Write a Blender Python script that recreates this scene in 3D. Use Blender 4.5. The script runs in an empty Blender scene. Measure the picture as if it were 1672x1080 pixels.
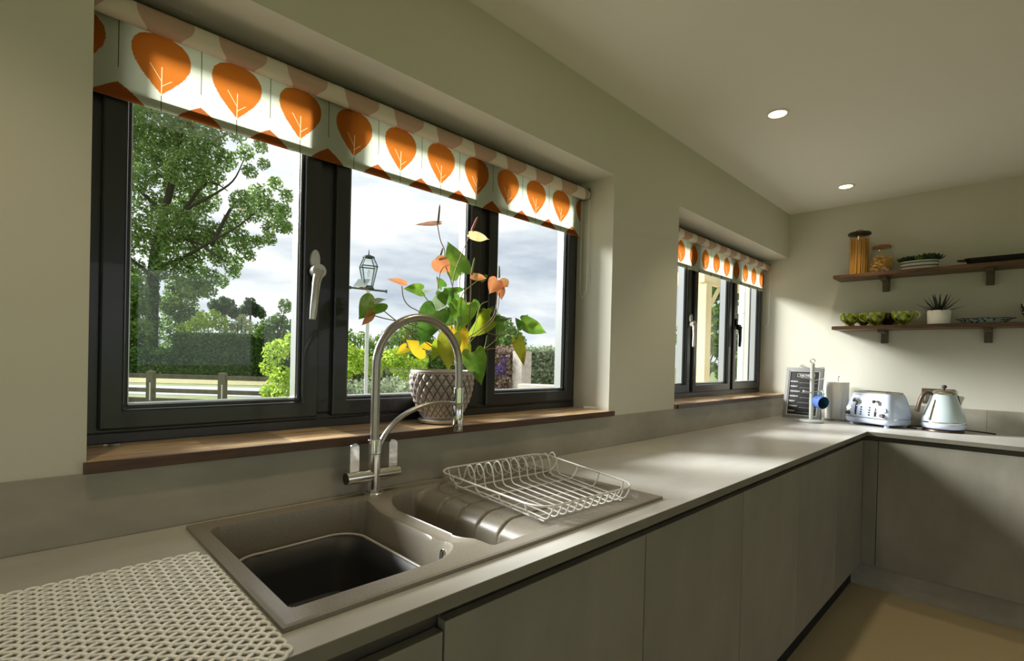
import bpy, math, random
import numpy as np
from mathutils import Vector, Matrix
random.seed(7); rng = np.random.default_rng(7)
PI = math.pi
SC = bpy.context.scene
COL = SC.collection

# ------------------------------------------------------------------ camera
FPX, SX, SY = 821.03, 9.16, 52.25
YAW, PITCH, ROLL = math.radians(44.844), math.radians(-0.481), math.radians(1.4)
CAM = Vector((0.0, -1.2253, 1.2511))
F_ = Vector((math.sin(YAW)*math.cos(PITCH), math.cos(YAW)*math.cos(PITCH), math.sin(PITCH)))
R_ = F_.cross(Vector((0, 0, 1))).normalized(); U_ = R_.cross(F_)
R_, U_ = (math.cos(ROLL)*R_ + math.sin(ROLL)*U_), (-math.sin(ROLL)*R_ + math.cos(ROLL)*U_)
cd = bpy.data.cameras.new('camera'); cam = bpy.data.objects.new('camera', cd); COL.objects.link(cam)
cd.sensor_fit = 'HORIZONTAL'; cd.sensor_width = 36.0; cd.lens = 36.0*FPX/1672
cd.shift_x = -SX/1672; cd.shift_y = SY/1672
cd.clip_start = 0.02; cd.clip_end = 500
cam.matrix_world = Matrix(((R_.x, U_.x, -F_.x, CAM.x), (R_.y, U_.y, -F_.y, CAM.y), (R_.z, U_.z, -F_.z, CAM.z), (0, 0, 0, 1)))
SC.camera = cam

def ray(px, py): return F_ + R_*((px-836-SX)/FPX) - U_*((py-540-SY)/FPX)
def on(ax, v, px, py):           # point of the plane ax = v seen at a pixel of the photograph
    d = ray(px, py); i = 'xyz'.index(ax); return CAM + d*((v-CAM[i])/d[i])
def far(px, py, D): return CAM + ray(px, py)*D

# ------------------------------------------------------------------ world, sun, exposure
SKY = .97
w = bpy.data.worlds.new('sky'); SC.world = w; w.use_nodes = True
nt = w.node_tree; nt.nodes.clear()
def N(t, typ, **kw):
    n = t.nodes.new(typ)
    for k, v in kw.items():
        if k in n.inputs: n.inputs[k].default_value = v
        else: setattr(n, k, v)
    return n
tc = N(nt, 'ShaderNodeTexCoord'); mp = N(nt, 'ShaderNodeMapping'); mp.inputs['Scale'].default_value = (1.2, 1.2, 5.0)
n1 = N(nt, 'ShaderNodeTexNoise', Scale=2.1, Detail=7.0, Roughness=.55)
cr = N(nt, 'ShaderNodeValToRGB'); e = cr.color_ramp.elements
e[0].position = .33; e[0].color = (.42, .48, .57, 1); e[1].position = .62; e[1].color = (1, 1, 1, 1)
m_ = e.new(.48); m_.color = (.68, .72, .77, 1)
bg = N(nt, 'ShaderNodeBackground', Strength=SKY); out = N(nt, 'ShaderNodeOutputWorld')
nt.links.new(tc.outputs['Generated'], mp.inputs['Vector']); nt.links.new(mp.outputs[0], n1.inputs['Vector'])
nt.links.new(n1.outputs['Fac'], cr.inputs[0]); nt.links.new(cr.outputs[0], bg.inputs['Color']); nt.links.new(bg.outputs[0], out.inputs[0])

sd = bpy.data.lights.new('sun', 'SUN'); sd.energy = 8.6; sd.angle = math.radians(20); sd.color = (1, .99, .975)
sun = bpy.data.objects.new('sun', sd); COL.objects.link(sun)
sun.rotation_euler = Vector((.46, -1.0, -.53)).to_track_quat('-Z', 'Y').to_euler()

SC.view_settings.view_transform = 'Standard'; SC.view_settings.look = 'None'
SC.view_settings.exposure = 0.52; SC.view_settings.gamma = 1.0; SC.view_settings.use_curve_mapping = False
SC.cycles.max_bounces = 10; SC.cycles.diffuse_bounces = 6; SC.cycles.transparent_max_bounces = 16
SC.cycles.sample_clamp_indirect = 6; SC.cycles.caustics_reflective = False; SC.cycles.caustics_refractive = False

def portal(x0, x1, z0, z1, y, ry):       # sampling aid in a wall opening
    d = bpy.data.lights.new('portal', 'AREA'); d.shape = 'RECTANGLE'; d.size = x1-x0; d.size_y = z1-z0
    d.cycles.is_portal = True
    o = bpy.data.objects.new('portal', d); COL.objects.link(o); o.location = ((x0+x1)/2, y, (z0+z1)/2)
    o.rotation_euler = (ry, 0, 0)

# ------------------------------------------------------------------ materials
def rgb(r, g, b):   # display 0-255 -> linear
    f = lambda c: (c/255/12.92) if c/255 <= .04045 else ((c/255+.055)/1.055)**2.4
    return (f(r), f(g), f(b), 1)
MATS = {}
def mat(name, col, rough=.6, metal=0, spec=.5, noise=None, bump=None, trans=0, emit=None, coat=0, alpha=None, objrand=0, ior=1.45):
    """noise=(scale, amount, stretch) brightness mottling; bump=(scale, strength)"""
    if name in MATS: return MATS[name]
    m = bpy.data.materials.new(name); m.use_nodes = True; t = m.node_tree
    b = t.nodes['Principled BSDF']
    b.inputs['Base Color'].default_value = col; b.inputs['Roughness'].default_value = rough
    b.inputs['Metallic'].default_value = metal; b.inputs['Specular IOR Level'].default_value = spec
    b.inputs['Transmission Weight'].default_value = trans; b.inputs['Coat Weight'].default_value = coat; b.inputs['IOR'].default_value = ior
    if emit: b.inputs['Emission Color'].default_value = emit[0]; b.inputs['Emission Strength'].default_value = emit[1]
    tcn = N(t, 'ShaderNodeTexCoord')
    cur = None
    if noise:
        sc, am, st = noise
        mp = N(t, 'ShaderNodeMapping'); mp.inputs['Scale'].default_value = st
        t.links.new(tcn.outputs['Object'], mp.inputs[0])
        nz = N(t, 'ShaderNodeTexNoise', Scale=sc, Detail=6.0, Roughness=.62); t.links.new(mp.outputs[0], nz.inputs['Vector'])
        mr = N(t, 'ShaderNodeMapRange'); mr.inputs['From Min'].default_value = .28; mr.inputs['From Max'].default_value = .72
        mr.inputs['To Min'].default_value = 1-am; mr.inputs['To Max'].default_value = 1+am
        t.links.new(nz.outputs['Fac'], mr.inputs[0]); cur = mr.outputs[0]
    if objrand:
        oi = N(t, 'ShaderNodeObjectInfo'); mr2 = N(t, 'ShaderNodeMapRange'); mr2.inputs['To Min'].default_value = 1-objrand; mr2.inputs['To Max'].default_value = 1+objrand
        t.links.new(oi.outputs['Random'], mr2.inputs[0])
        if cur:
            mm = N(t, 'ShaderNodeMath', operation='MULTIPLY'); t.links.new(cur, mm.inputs[0]); t.links.new(mr2.outputs[0], mm.inputs[1]); cur = mm.outputs[0]
        else: cur = mr2.outputs[0]
    if cur:
        vm = N(t, 'ShaderNodeVectorMath', operation='SCALE'); vm.inputs[0].default_value = col[:3]
        t.links.new(cur, vm.inputs['Scale']); t.links.new(vm.outputs[0], b.inputs['Base Color'])
    if bump:
        nb = N(t, 'ShaderNodeTexNoise', Scale=bump[0], Detail=4.0); t.links.new(tcn.outputs['Object'], nb.inputs['Vector'])
        bp = N(t, 'ShaderNodeBump', Strength=bump[1]); bp.inputs['Distance'].default_value = .002
        t.links.new(nb.outputs['Fac'], bp.inputs['Height']); t.links.new(bp.outputs[0], b.inputs['Normal'])
    MATS[name] = m; return m

def wood(name, c1, c2, scale=(3, 30, 30), rough=.4, rnd=.25):
    if name in MATS: return MATS[name]
    m = bpy.data.materials.new(name); m.use_nodes = True; t = m.node_tree; b = t.nodes['Principled BSDF']
    tcn = N(t, 'ShaderNodeTexCoord'); mp = N(t, 'ShaderNodeMapping'); mp.inputs['Scale'].default_value = scale
    oi = N(t, 'ShaderNodeObjectInfo'); cb = N(t, 'ShaderNodeCombineXYZ')
    mu = N(t, 'ShaderNodeMath', operation='MULTIPLY'); mu.inputs[1].default_value = 40
    t.links.new(oi.outputs['Random'], mu.inputs[0]); t.links.new(mu.outputs[0], cb.inputs[0]); t.links.new(mu.outputs[0], cb.inputs[2])
    t.links.new(tcn.outputs['Object'], mp.inputs[0]); t.links.new(cb.outputs[0], mp.inputs['Location'])
    nz = N(t, 'ShaderNodeTexNoise', Scale=1.0, Detail=7.0, Roughness=.6, Distortion=1.2); t.links.new(mp.outputs[0], nz.inputs['Vector'])
    r = N(t, 'ShaderNodeValToRGB'); r.color_ramp.elements[0].color = c1; r.color_ramp.elements[1].color = c2
    r.color_ramp.elements[0].position = .32; r.color_ramp.elements[1].position = .68
    t.links.new(nz.outputs['Fac'], r.inputs[0])
    mr = N(t, 'ShaderNodeMapRange'); mr.inputs['To Min'].default_value = 1-rnd; mr.inputs['To Max'].default_value = 1+rnd
    t.links.new(oi.outputs['Random'], mr.inputs[0])
    vm = N(t, 'ShaderNodeVectorMath', operation='SCALE'); t.links.new(r.outputs[0], vm.inputs[0]); t.links.new(mr.outputs[0], vm.inputs['Scale'])
    t.links.new(vm.outputs[0], b.inputs['Base Color']); b.inputs['Roughness'].default_value = rough
    MATS[name] = m; return m

def leafmat(name, c1, c2, tl=.45, rough=.5):
    """foliage: colour varies per leaf, light shines through"""
    if name in MATS: return MATS[name]
    m = bpy.data.materials.new(name); m.use_nodes = True; t = m.node_tree; t.nodes.clear()
    g = N(t, 'ShaderNodeNewGeometry'); r = N(t, 'ShaderNodeValToRGB'); r.color_ramp.elements[0].color = c1; r.color_ramp.elements[1].color = c2
    t.links.new(g.outputs['Random Per Island'], r.inputs[0])
    d = N(t, 'ShaderNodeBsdfDiffuse'); tr = N(t, 'ShaderNodeBsdfTranslucent'); mx = N(t, 'ShaderNodeMixShader'); mx.inputs[0].default_value = tl
    o = N(t, 'ShaderNodeOutputMaterial')
    t.links.new(r.outputs[0], d.inputs[0]); t.links.new(r.outputs[0], tr.inputs[0]); t.links.new(d.outputs[0], mx.inputs[1]); t.links.new(tr.outputs[0], mx.inputs[2]); t.links.new(mx.outputs[0], o.inputs[0])
    MATS[name] = m; return m

def plantmat(name, base, spot, spotamt=.5, vein=True, tl=.4):
    if name in MATS: return MATS[name]
    m = bpy.data.materials.new(name); m.use_nodes = True; t = m.node_tree; t.nodes.clear()
    tcn = N(t, 'ShaderNodeTexCoord'); nz = N(t, 'ShaderNodeTexNoise', Scale=28.0, Detail=4.0); t.links.new(tcn.outputs['Object'], nz.inputs['Vector'])
    r = N(t, 'ShaderNodeValToRGB'); r.color_ramp.elements[0].color = base; r.color_ramp.elements[1].color = spot
    r.color_ramp.elements[0].position = 1-spotamt-.12; r.color_ramp.elements[1].position = min(1, 1-spotamt+.12)
    t.links.new(nz.outputs['Fac'], r.inputs[0])
    p = N(t, 'ShaderNodeBsdfPrincipled', Roughness=.38); tr = N(t, 'ShaderNodeBsdfTranslucent'); mx = N(t, 'ShaderNodeMixShader'); mx.inputs[0].default_value = tl
    o = N(t, 'ShaderNodeOutputMaterial')
    t.links.new(r.outputs[0], p.inputs['Base Color']); t.links.new(r.outputs[0], tr.inputs[0]); t.links.new(p.outputs[0], mx.inputs[1]); t.links.new(tr.outputs[0], mx.inputs[2]); t.links.new(mx.outputs[0], o.inputs[0])
    MATS[name] = m; return m

def glass_sheet(name, tint=(.97, .98, .97, 1), k=.12):
    """thin clear sheet: mostly see-through with a mirror reflection that grows at grazing angles"""
    if name in MATS: return MATS[name]
    m = bpy.data.materials.new(name); m.use_nodes = True; t = m.node_tree; t.nodes.clear()
    lw = N(t, 'ShaderNodeLayerWeight', Blend=.5); pw = N(t, 'ShaderNodeMath', operation='POWER'); pw.inputs[1].default_value = 5.0
    ma = N(t, 'ShaderNodeMath', operation='MULTIPLY_ADD'); ma.inputs[1].default_value = .6; ma.inputs[2].default_value = .026*k/.12
    t.links.new(lw.outputs['Facing'], pw.inputs[0]); t.links.new(pw.outputs[0], ma.inputs[0])
    tp = N(t, 'ShaderNodeBsdfTransparent', Color=tint); gl = N(t, 'ShaderNodeBsdfGlossy', Roughness=.02)
    mx = N(t, 'ShaderNodeMixShader'); o = N(t, 'ShaderNodeOutputMaterial')
    t.links.new(ma.outputs[0], mx.inputs[0]); t.links.new(tp.outputs[0], mx.inputs[1]); t.links.new(gl.outputs[0], mx.inputs[2]); t.links.new(mx.outputs[0], o.inputs[0])
    MATS[name] = m; return m

M_wall = mat('wall_paint', rgb(205, 203, 190), .85, spec=.2, bump=(160, .06))
M_ceil = mat('ceiling_paint', rgb(234, 231, 220), .9, spec=.2)
M_floor = mat('vinyl_floor', rgb(182, 166, 132), .55, noise=(260, .28, (1, 1, 1)), spec=.4)
M_lam = mat('concrete_laminate', rgb(132, 128, 116), .5, noise=(3.2, .22, (1, 1, .55)), bump=(60, .05), objrand=.06)
M_top = mat('worktop_laminate', rgb(184, 183, 178), .36, noise=(3.0, .13, (1, 2.2, 1)), spec=.5)
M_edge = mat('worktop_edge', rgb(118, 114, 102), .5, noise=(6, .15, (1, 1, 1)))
M_ups = mat('upstand_laminate', rgb(160, 155, 141), .5, noise=(4.5, .2, (.7, 1, 1.4)), bump=(60, .04))
M_rail = mat('handle_rail', rgb(92, 88, 80), .38, metal=.6)
M_carc = mat('gap_shade_carcass', rgb(44, 43, 40), .7)  # darkened so the colour carries the shade seen in the door gaps
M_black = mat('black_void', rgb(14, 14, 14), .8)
M_frame = mat('anthracite_frame', rgb(35, 37, 38), .33, spec=.6, coat=.2)
M_gask = mat('rubber_gasket', rgb(22, 22, 22), .7)
M_spacer = mat('glazing_spacer', rgb(190, 192, 192), .3, metal=.8)
M_glass = glass_sheet('window_glass')
M_chrome = mat('chrome', (.82, .82, .82, 1), .09, metal=1)
M_steel = mat('brushed_steel', rgb(170, 166, 158), .32, metal=1)
M_sill = wood('sill_wood', rgb(146, 114, 82), rgb(238, 208, 162), (4, 34, 20), .28, .35)
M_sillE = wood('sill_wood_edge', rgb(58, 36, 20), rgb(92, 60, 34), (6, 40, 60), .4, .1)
M_shelf = wood('shelf_wood', rgb(52, 34, 22), rgb(112, 80, 52), (40, 3, 40), .45, .15)
M_brk = wood('bracket_wood', rgb(70, 58, 44), rgb(104, 90, 70), (30, 30, 6), .6, .1)
M_sink = mat('granite_sink', rgb(132, 126, 114), .36, noise=(420, .22, (1, 1, 1)), spec=.5)
M_wire = mat('white_wire', rgb(232, 230, 224), .35)
M_white = mat('white_plastic', rgb(235, 235, 232), .4)
M_blk = mat('black_plastic', rgb(18, 18, 18), .35)

# ------------------------------------------------------------------ object helpers
def prop(o, label=None, cat=None, group=None, kind=None):
    if label: o['label'] = label
    if cat: o['category'] = cat
    if group: o['group'] = group
    if kind: o['kind'] = kind
    return o
def thing(name, label, cat, loc, group=None, kind=None):
    o = bpy.data.objects.new(name, None); COL.objects.link(o); o.location = loc; o.empty_display_size = .05
    return prop(o, label, cat, group, kind)
def wloc(p):
    v = Vector((0, 0, 0))
    while p is not None: v = v + Vector(p.location); p = p.parent
    return v
class MB:
    def __init__(s): s.v = []; s.f = []; s.m = []; s.mi = 0
    def add(s, vs, fs):
        n = len(s.v); s.v += [tuple(p) for p in vs]; s.f += [tuple(i+n for i in f) for f in fs]; s.m += [s.mi]*len(fs); return s
    def box(s, x0, x1, y0, y1, z0, z1, M=None):
        vs = [(x, y, z) for z in (z0, z1) for y in (y0, y1) for x in (x0, x1)]
        if M is not None: vs = [M @ Vector(p) for p in vs]
        return s.add(vs, [(0, 2, 3, 1), (4, 5, 7, 6), (0, 1, 5, 4), (2, 6, 7, 3), (0, 4, 6, 2), (1, 3, 7, 5)])
    def tube(s, pts, r, n=8, closed=False, caps=True, flat=None):
        pts = [Vector(p) for p in pts]; L = len(pts)
        rr = r if hasattr(r, '__len__') else [r]*L
        T = []
        for i in range(L):
            a = pts[(i-1) % L] if (closed or i > 0) else pts[i]; b = pts[(i+1) % L] if (closed or i < L-1) else pts[i]
            T.append((b-a).normalized())
        up = Vector((0, 0, 1)) if abs(T[0].z) < .9 else Vector((1, 0, 0))
        nrm = (up - T[0]*up.dot(T[0])).normalized(); vs = []
        for i in range(L):
            nrm = (nrm - T[i]*nrm.dot(T[i])).normalized(); bn = T[i].cross(nrm)
            for k in range(n):
                a = 2*PI*k/n; q = nrm*math.cos(a)*(flat or 1) + bn*math.sin(a)
                vs.append(pts[i] + q*rr[i])
        fs = []
        for i in range(L if closed else L-1):
            j = (i+1) % L
            for k in range(n): k2 = (k+1) % n; fs.append((i*n+k, i*n+k2, j*n+k2, j*n+k))
        if caps and not closed: fs += [tuple(range(n-1, -1, -1)), tuple((L-1)*n+k for k in range(n))]
        return s.add(vs, fs)
    def cyl(s, c, r, h, n=24, axis='z', r2=None):
        r2 = r if r2 is None else r2; c = Vector(c); vs = []
        ax = {'x': (Vector((0, 1, 0)), Vector((0, 0, 1)), Vector((1, 0, 0))), 'y': (Vector((0, 0, 1)), Vector((1, 0, 0)), Vector((0, 1, 0))), 'z': (Vector((1, 0, 0)), Vector((0, 1, 0)), Vector((0, 0, 1)))}[axis]
        for z, q in ((0, r), (h, r2)):
            for k in range(n):
                a = 2*PI*k/n; vs.append(c + ax[0]*q*math.cos(a) + ax[1]*q*math.sin(a) + ax[2]*z)
        fs = [(k, (k+1) % n, n+(k+1) % n, n+k) for k in range(n)] + [tuple(range(n-1, -1, -1)), tuple(range(n, 2*n))]
        return s.add(vs, fs)
    def lathe(s, prof, c, n=32, sx=1, sy=1, M=None, cap0=False, cap1=False):
        c = Vector(c); vs = []
        for (r, z) in prof:
            for k in range(n):
                a = 2*PI*k/n; p = Vector((r*math.cos(a)*sx, r*math.sin(a)*sy, z))
                vs.append((M @ p if M is not None else p) + c)
        fs = []
        for i in range(len(prof)-1):
            for k in range(n): k2 = (k+1) % n; fs.append((i*n+k, i*n+k2, (i+1)*n+k2, (i+1)*n+k))
        if cap0: fs.append(tuple(range(n-1, -1, -1)))
        if cap1: fs.append(tuple((len(prof)-1)*n+k for k in range(n)))
        return s.add(vs, fs)
    def prism(s, outline, f0, f1):    # outline of 2-D points; f0, f1 map (a, b) to 3-D ends
        n = len(outline); vs = [f0(*p) for p in outline] + [f1(*p) for p in outline]
        return s.add(vs, [tuple(range(n-1, -1, -1)), tuple(range(n, 2*n))] + [(k, (k+1) % n, n+(k+1) % n, n+k) for k in range(n)])
    def build(s, name, m, parent=None, smooth=None, bevel=None, subsurf=0):
        off = wloc(parent); me = bpy.data.meshes.new(name)
        me.from_pydata([(p[0]-off.x, p[1]-off.y, p[2]-off.z) for p in s.v], [], s.f)
        for mm in (m if isinstance(m, (list, tuple)) else [m]): me.materials.append(mm)
        if isinstance(m, (list, tuple)): me.polygons.foreach_set('material_index', s.m)
        me.update(); me.validate()
        import bmesh
        b = bmesh.new(); b.from_mesh(me); bmesh.ops.recalc_face_normals(b, faces=b.faces[:]); b.to_mesh(me); b.free()
        o = bpy.data.objects.new(name, me); COL.objects.link(o); o.parent = parent
        if smooth is not None:
            me.polygons.foreach_set('use_smooth', [True]*len(me.polygons)); me.set_sharp_from_angle(angle=math.radians(smooth))
        if bevel:
            md = o.modifiers.new('bevel', 'BEVEL'); md.width = bevel; md.segments = 2; md.limit_method = 'ANGLE'; md.angle_limit = math.radians(40)
        if subsurf:
            md = o.modifiers.new('sub', 'SUBSURF'); md.levels = md.render_levels = subsurf
        return o
def fastmesh(name, V, F, m, parent=None, smooth=False):
    """numpy: V (n,3), F (k,4) or (k,3)"""
    off = wloc(parent); me = bpy.data.meshes.new(name); k = F.shape[1]
    me.vertices.add(len(V)); me.vertices.foreach_set('co', (V - np.array(off)).astype(np.float32).ravel())
    me.loops.add(F.size); me.loops.foreach_set('vertex_index', F.astype(np.int32).ravel())
    me.polygons.add(len(F)); me.polygons.foreach_set('loop_start', np.arange(0, F.size, k, dtype=np.int32)); me.polygons.foreach_set('loop_total', np.full(len(F), k, dtype=np.int32))
    if smooth: me.polygons.foreach_set('use_smooth', np.ones(len(F), dtype=bool))
    me.materials.append(m); me.update(calc_edges=True)
    o = bpy.data.objects.new(name, me); COL.objects.link(o); o.parent = parent; return o
def cells(name, A, B, filled, lo, hi, mp, m, parent=None, bevel=None):
    """solid from filled cells of a grid; mp(a, b, c) -> 3-D"""
    mb = MB(); idx = {}
    def vid(i, j, k):
        if (i, j, k) not in idx: idx[(i, j, k)] = len(mb.v); mb.v.append(mp(A[i], B[j], (lo, hi)[k]))
        return idx[(i, j, k)]
    F = lambda i, j: 0 <= i < len(A)-1 and 0 <= j < len(B)-1 and filled(.5*(A[i]+A[i+1]), .5*(B[j]+B[j+1]))
    for i in range(len(A)-1):
        for j in range(len(B)-1):
            if not F(i, j): continue
            for k in (0, 1): mb.f.append(tuple(vid(*q) for q in ((i, j, k), (i+1, j, k), (i+1, j+1, k), (i, j+1, k))))
            for (di, dj, e0, e1) in ((-1, 0, (i, j), (i, j+1)), (1, 0, (i+1, j), (i+1, j+1)), (0, -1, (i, j), (i+1, j)), (0, 1, (i, j+1), (i+1, j+1))):
                if not F(i+di, j+dj): mb.f.append((vid(*e0, 0), vid(*e1, 0), vid(*e1, 1), vid(*e0, 1)))
    mb.m = [0]*len(mb.f)
    return mb.build(name, m, parent, bevel=bevel)
def copy_tree(o, parent=None):
    c = o.copy(); COL.objects.link(c); c.parent = parent
    for ch in list(o.children): copy_tree(ch, c)
    return c
def smoothstep(a, b, x):
    t = np.clip((x-a)/(b-a), 0, 1); return t*t*(3-2*t)
def spline(pts, n=8):
    P = [Vector(p) for p in pts]; P = [P[0]*2-P[1]] + P + [P[-1]*2-P[-2]]; o = []
    for i in range(1, len(P)-2):
        for k in range(n):
            t = k/n; a, b, c, d = P[i-1:i+3]
            o.append(.5*((2*b) + (c-a)*t + (2*a-5*b+4*c-d)*t*t + (3*b-a-3*c+d)*t**3))
    o.append(P[-2]); return o

# ------------------------------------------------------------------ the room
XE, ZC, ZCT = 3.985, 2.346, .8887      # end wall, ceiling, worktop top
XL, YB = -2.4, -4.6; BZ_ = 2.15
W1, W2 = .093, 2.328                   # left edges of the two window recesses
WW = 1.672; ZH, ZS = 2.030, 1.020
fl = cells('floor', [XL, XE+.3], [YB, .30], lambda a, b: True, -.06, 0, lambda a, b, c: (a, b, c), M_floor); fl['kind'] = 'structure'
ce = cells('ceiling', [XL, XE+.3], [YB, .30], lambda a, b: True, ZC, ZC+.1, lambda a, b, c: (a, b, c), M_ceil); ce['kind'] = 'structure'
def hole(a, b): return ZS < b < ZH and (W1 < a < W1+WW or W2 < a < XE)
wf = cells('wall_front', [XL, W1, W1+WW, W2, XE, XE+.3], [-.3, ZS, ZH, ZC], lambda a, b: not hole(a, b), 0.0, .30, lambda a, b, c: (a, c, b), M_wall); wf['kind'] = 'structure'
we = cells('wall_right', [YB, 0], [0, ZC], lambda a, b: True, XE, XE+.25, lambda a, b, c: (c, a, b), M_wall); we['kind'] = 'structure'
wl = cells('wall_left', [YB, -3.9, -1.3, 0], [0, .08, BZ_, ZC], lambda a, b: not (-3.9 < a < -1.3 and .08 < b < BZ_), XL-.2, XL, lambda a, b, c: (c, a, b), M_wall); wl['kind'] = 'structure'
BX0, BX1, BZ = -1.6, 3.2, 2.15
wb = cells('wall_back', [XL, BX0, BX1, XE], [0, .08, BZ, ZC], lambda a, b: not (BX0 < a < BX1 and .08 < b < BZ), YB-.2, YB, lambda a, b, c: (a, c, b), M_wall); wb['kind'] = 'structure'
portal(BX0, BX1, .08, BZ, YB-.1, PI/2)
portal(W1, W1+WW, ZS, ZH, .3, -PI/2); portal(W2, XE, ZS, ZH, .3, -PI/2)
# unseen glazed doors behind the camera, added to let in fill light
d3 = thing('fill_window_3', 'wide dark-framed glazed doors added for fill light on the side of the room behind the camera', None, (0, YB-.1, 0), kind='structure')
for k in range(4):
    xa = BX0 + (BX1-BX0)*k/4; xb = BX0 + (BX1-BX0)*(k+1)/4
    cells('door_frame', [xa, xa+.06, xb-.06, xb], [.08, .16, BZ-.07, BZ], lambda a, b: not (xa+.06 < a < xb-.06 and .16 < b < BZ-.07), YB-.14, YB-.08, lambda a, b, c: (a, c, b), M_frame, d3)
    MB().box(xa+.06, xb-.06, YB-.115, YB-.109, .16, BZ-.07).build('glass_pane', M_glass, d3)

d4 = thing('fill_window_4', 'dark-framed glazed door added for fill light on the unseen left side of the room', None, (XL-.1, -2.6, 0), kind='structure')  # unseen left-wall opening, added to brighten the room
for k in range(2):
    ya = -3.9+1.3*k; yb = ya+1.3
    cells('door_frame', [ya, ya+.06, yb-.06, yb], [.08, .16, BZ_-.07, BZ_], lambda a, b: not (ya+.06 < a < yb-.06 and .16 < b < BZ_-.07), XL-.14, XL-.08, lambda a, b, c: (c, a, b), M_frame, d4)
    MB().box(XL-.115, XL-.109, ya+.06, yb-.06, .16, BZ_-.07).build('glass_pane', M_glass, d4)
dq = bpy.data.lights.new('portal', 'AREA'); dq.shape = 'RECTANGLE'; dq.size = 2.07; dq.size_y = 2.6; dq.cycles.is_portal = True
oq = bpy.data.objects.new('portal', dq); COL.objects.link(oq); oq.location = (XL-.15, -2.6, 1.1); oq.rotation_euler = (0, -PI/2, 0)
# windows ---------------------------------------------------------
def ring(x0, x1, z0, z1, wd, y0, y1, name, m, parent, bevel=.003):
    return cells(name, [x0, x0+wd, x1-wd, x1], [z0, z0+wd, z1-wd, z1], lambda a, b: not (x0+wd < a < x1-wd and z0+wd < b < z1-wd), y0, y1, lambda a, b, c: (a, c, b), m, parent, bevel)
def win_handle(x, z, y, m, parent, swing=0.10):
    # boss plate, rotating neck and a cranked lever pointing down
    mb = MB(); n = 20
    mb.prism([(x+.013*math.cos(a), z+.03+.022*math.sin(a)*(1.35 if math.sin(a) > 0 else 1)) for a in [2*PI*k/n for k in range(n)]], lambda a, b: (a, y, b), lambda a, b: (a, y-.012, b))
    mb.cyl((x+.004, y-.03, z), .019, .022, 22, 'y')
    P = spline([(x+.006, y-.026, z), (x-.004, y-.032, z-.03), (x-.010, y-.036, z-.075), (x-.015, y-.036, z-.135)], 5)
    mb.tube(P, [.0155, .0145, .0135, .0125, .0118, .0112, .011, .0105, .0102, .010, .010, .010, .0098, .0095, .009, .008][:len(P)], 12)
    o = mb.build('window_handle', m, parent, smooth=40)
    k = MB().cyl((x+.004, y-.0315, z), .005, .0015, 14, 'y').build('lock', M_blk, parent); return o
def make_window(name, x0, handles, label):
    root = thing(name, label, None, (x0, .19, ZS+.02), kind='structure'); zb, zt = 1.040, ZH
    ring(x0-.0, x0+WW, zb, zt, .042, .188, .262, 'outer_frame', M_frame, root, .005)
    MB().box(x0+.01, x0+WW-.01, .180, .19, zb+.001, zb+.026).build('frame_bead', M_frame, root, bevel=.003)
    for c in (.5285, 1.116):
        MB().box(x0+c-.027, x0+c+.027, .188, .258, zb+.04, zt-.04).build('mullion', M_frame, root, bevel=.005)
    spans = [(.030, .508), (.549, 1.096), (1.136, WW-.030)]
    for i, (a, b) in enumerate(spans):
        s = ring(x0+a, x0+b, zb+.032, zt-.032, .045, .172, .224, 'sash', M_frame, root, .005)
        ring(x0+a+.043, x0+b-.043, zb+.075, zt-.075, .010, .186, .236, 'glazing_bead', M_frame, s, .003)
        ring(x0+a+.052, x0+b-.052, zb+.084, zt-.084, .0035, .196, .232, 'spacer', M_spacer, s, 0)
        MB().box(x0+a+.052, x0+b-.052, .213, .219, zb+.084, zt-.084).build('glass_pane', M_glass, s)
        if i in handles: win_handle(x0+handles[i][0], handles[i][1], .172, handles[i][2], s)
    return root
make_window('window_1', W1, {0: (.488, 1.478, M_white if False else mat('satin_silver', rgb(205, 203, 196), .3, metal=.7))}, 'large dark-framed three-light window over the sink')
make_window('window_2', W2, {0: (.488, 1.478, MATS['satin_silver']), 2: (1.162, 1.50, M_blk)}, 'dark-framed three-light window at the far corner by the shelves')

# sills ----------------------------------------------------------
def sill(name, x0, x1, label, cuts):
    r = thing(name, label, None, ((x0+x1)/2, .08, ZS), kind='structure')
    for a, b in zip(cuts[:-1], cuts[1:]):
        MB().box(a+.0004, b-.0004, -.014, .19, ZS, 1.040).build('stave', M_sill, r, bevel=.0008)
    MB().box(x0, x1, -.024, -.0145, ZS-.001, 1.0403).build('edge_strip', M_sillE, r, bevel=.001)
sill('trim_1', W1-.006, W1+WW+.012, 'wooden sill of the large window', [W1, .30, .47, .63, .82, 1.02, 1.20, 1.37, 1.56, W1+WW])
sill('trim_2', W2+.0, XE, 'wooden sill of the far window', [W2, 2.56, 2.80, 3.02, 3.25, 3.50, 3.74, XE])
# upstands
u1 = MB().box(XL, XE, -.006, 0, ZCT, 1.0175).build('trim_3', M_ups, bevel=.0008); u1['kind'] = 'structure'
u2 = thing('trim_4', 'upstand along the end wall', None, (XE, -1, ZCT), kind='structure')
for a, b in ((-2.6, -1.085), (-1.084, -.0065)): MB().box(XE-.006, XE, a, b, ZCT, 1.0175).build('upstand_panel', M_ups, u2, bevel=.0008)

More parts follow.
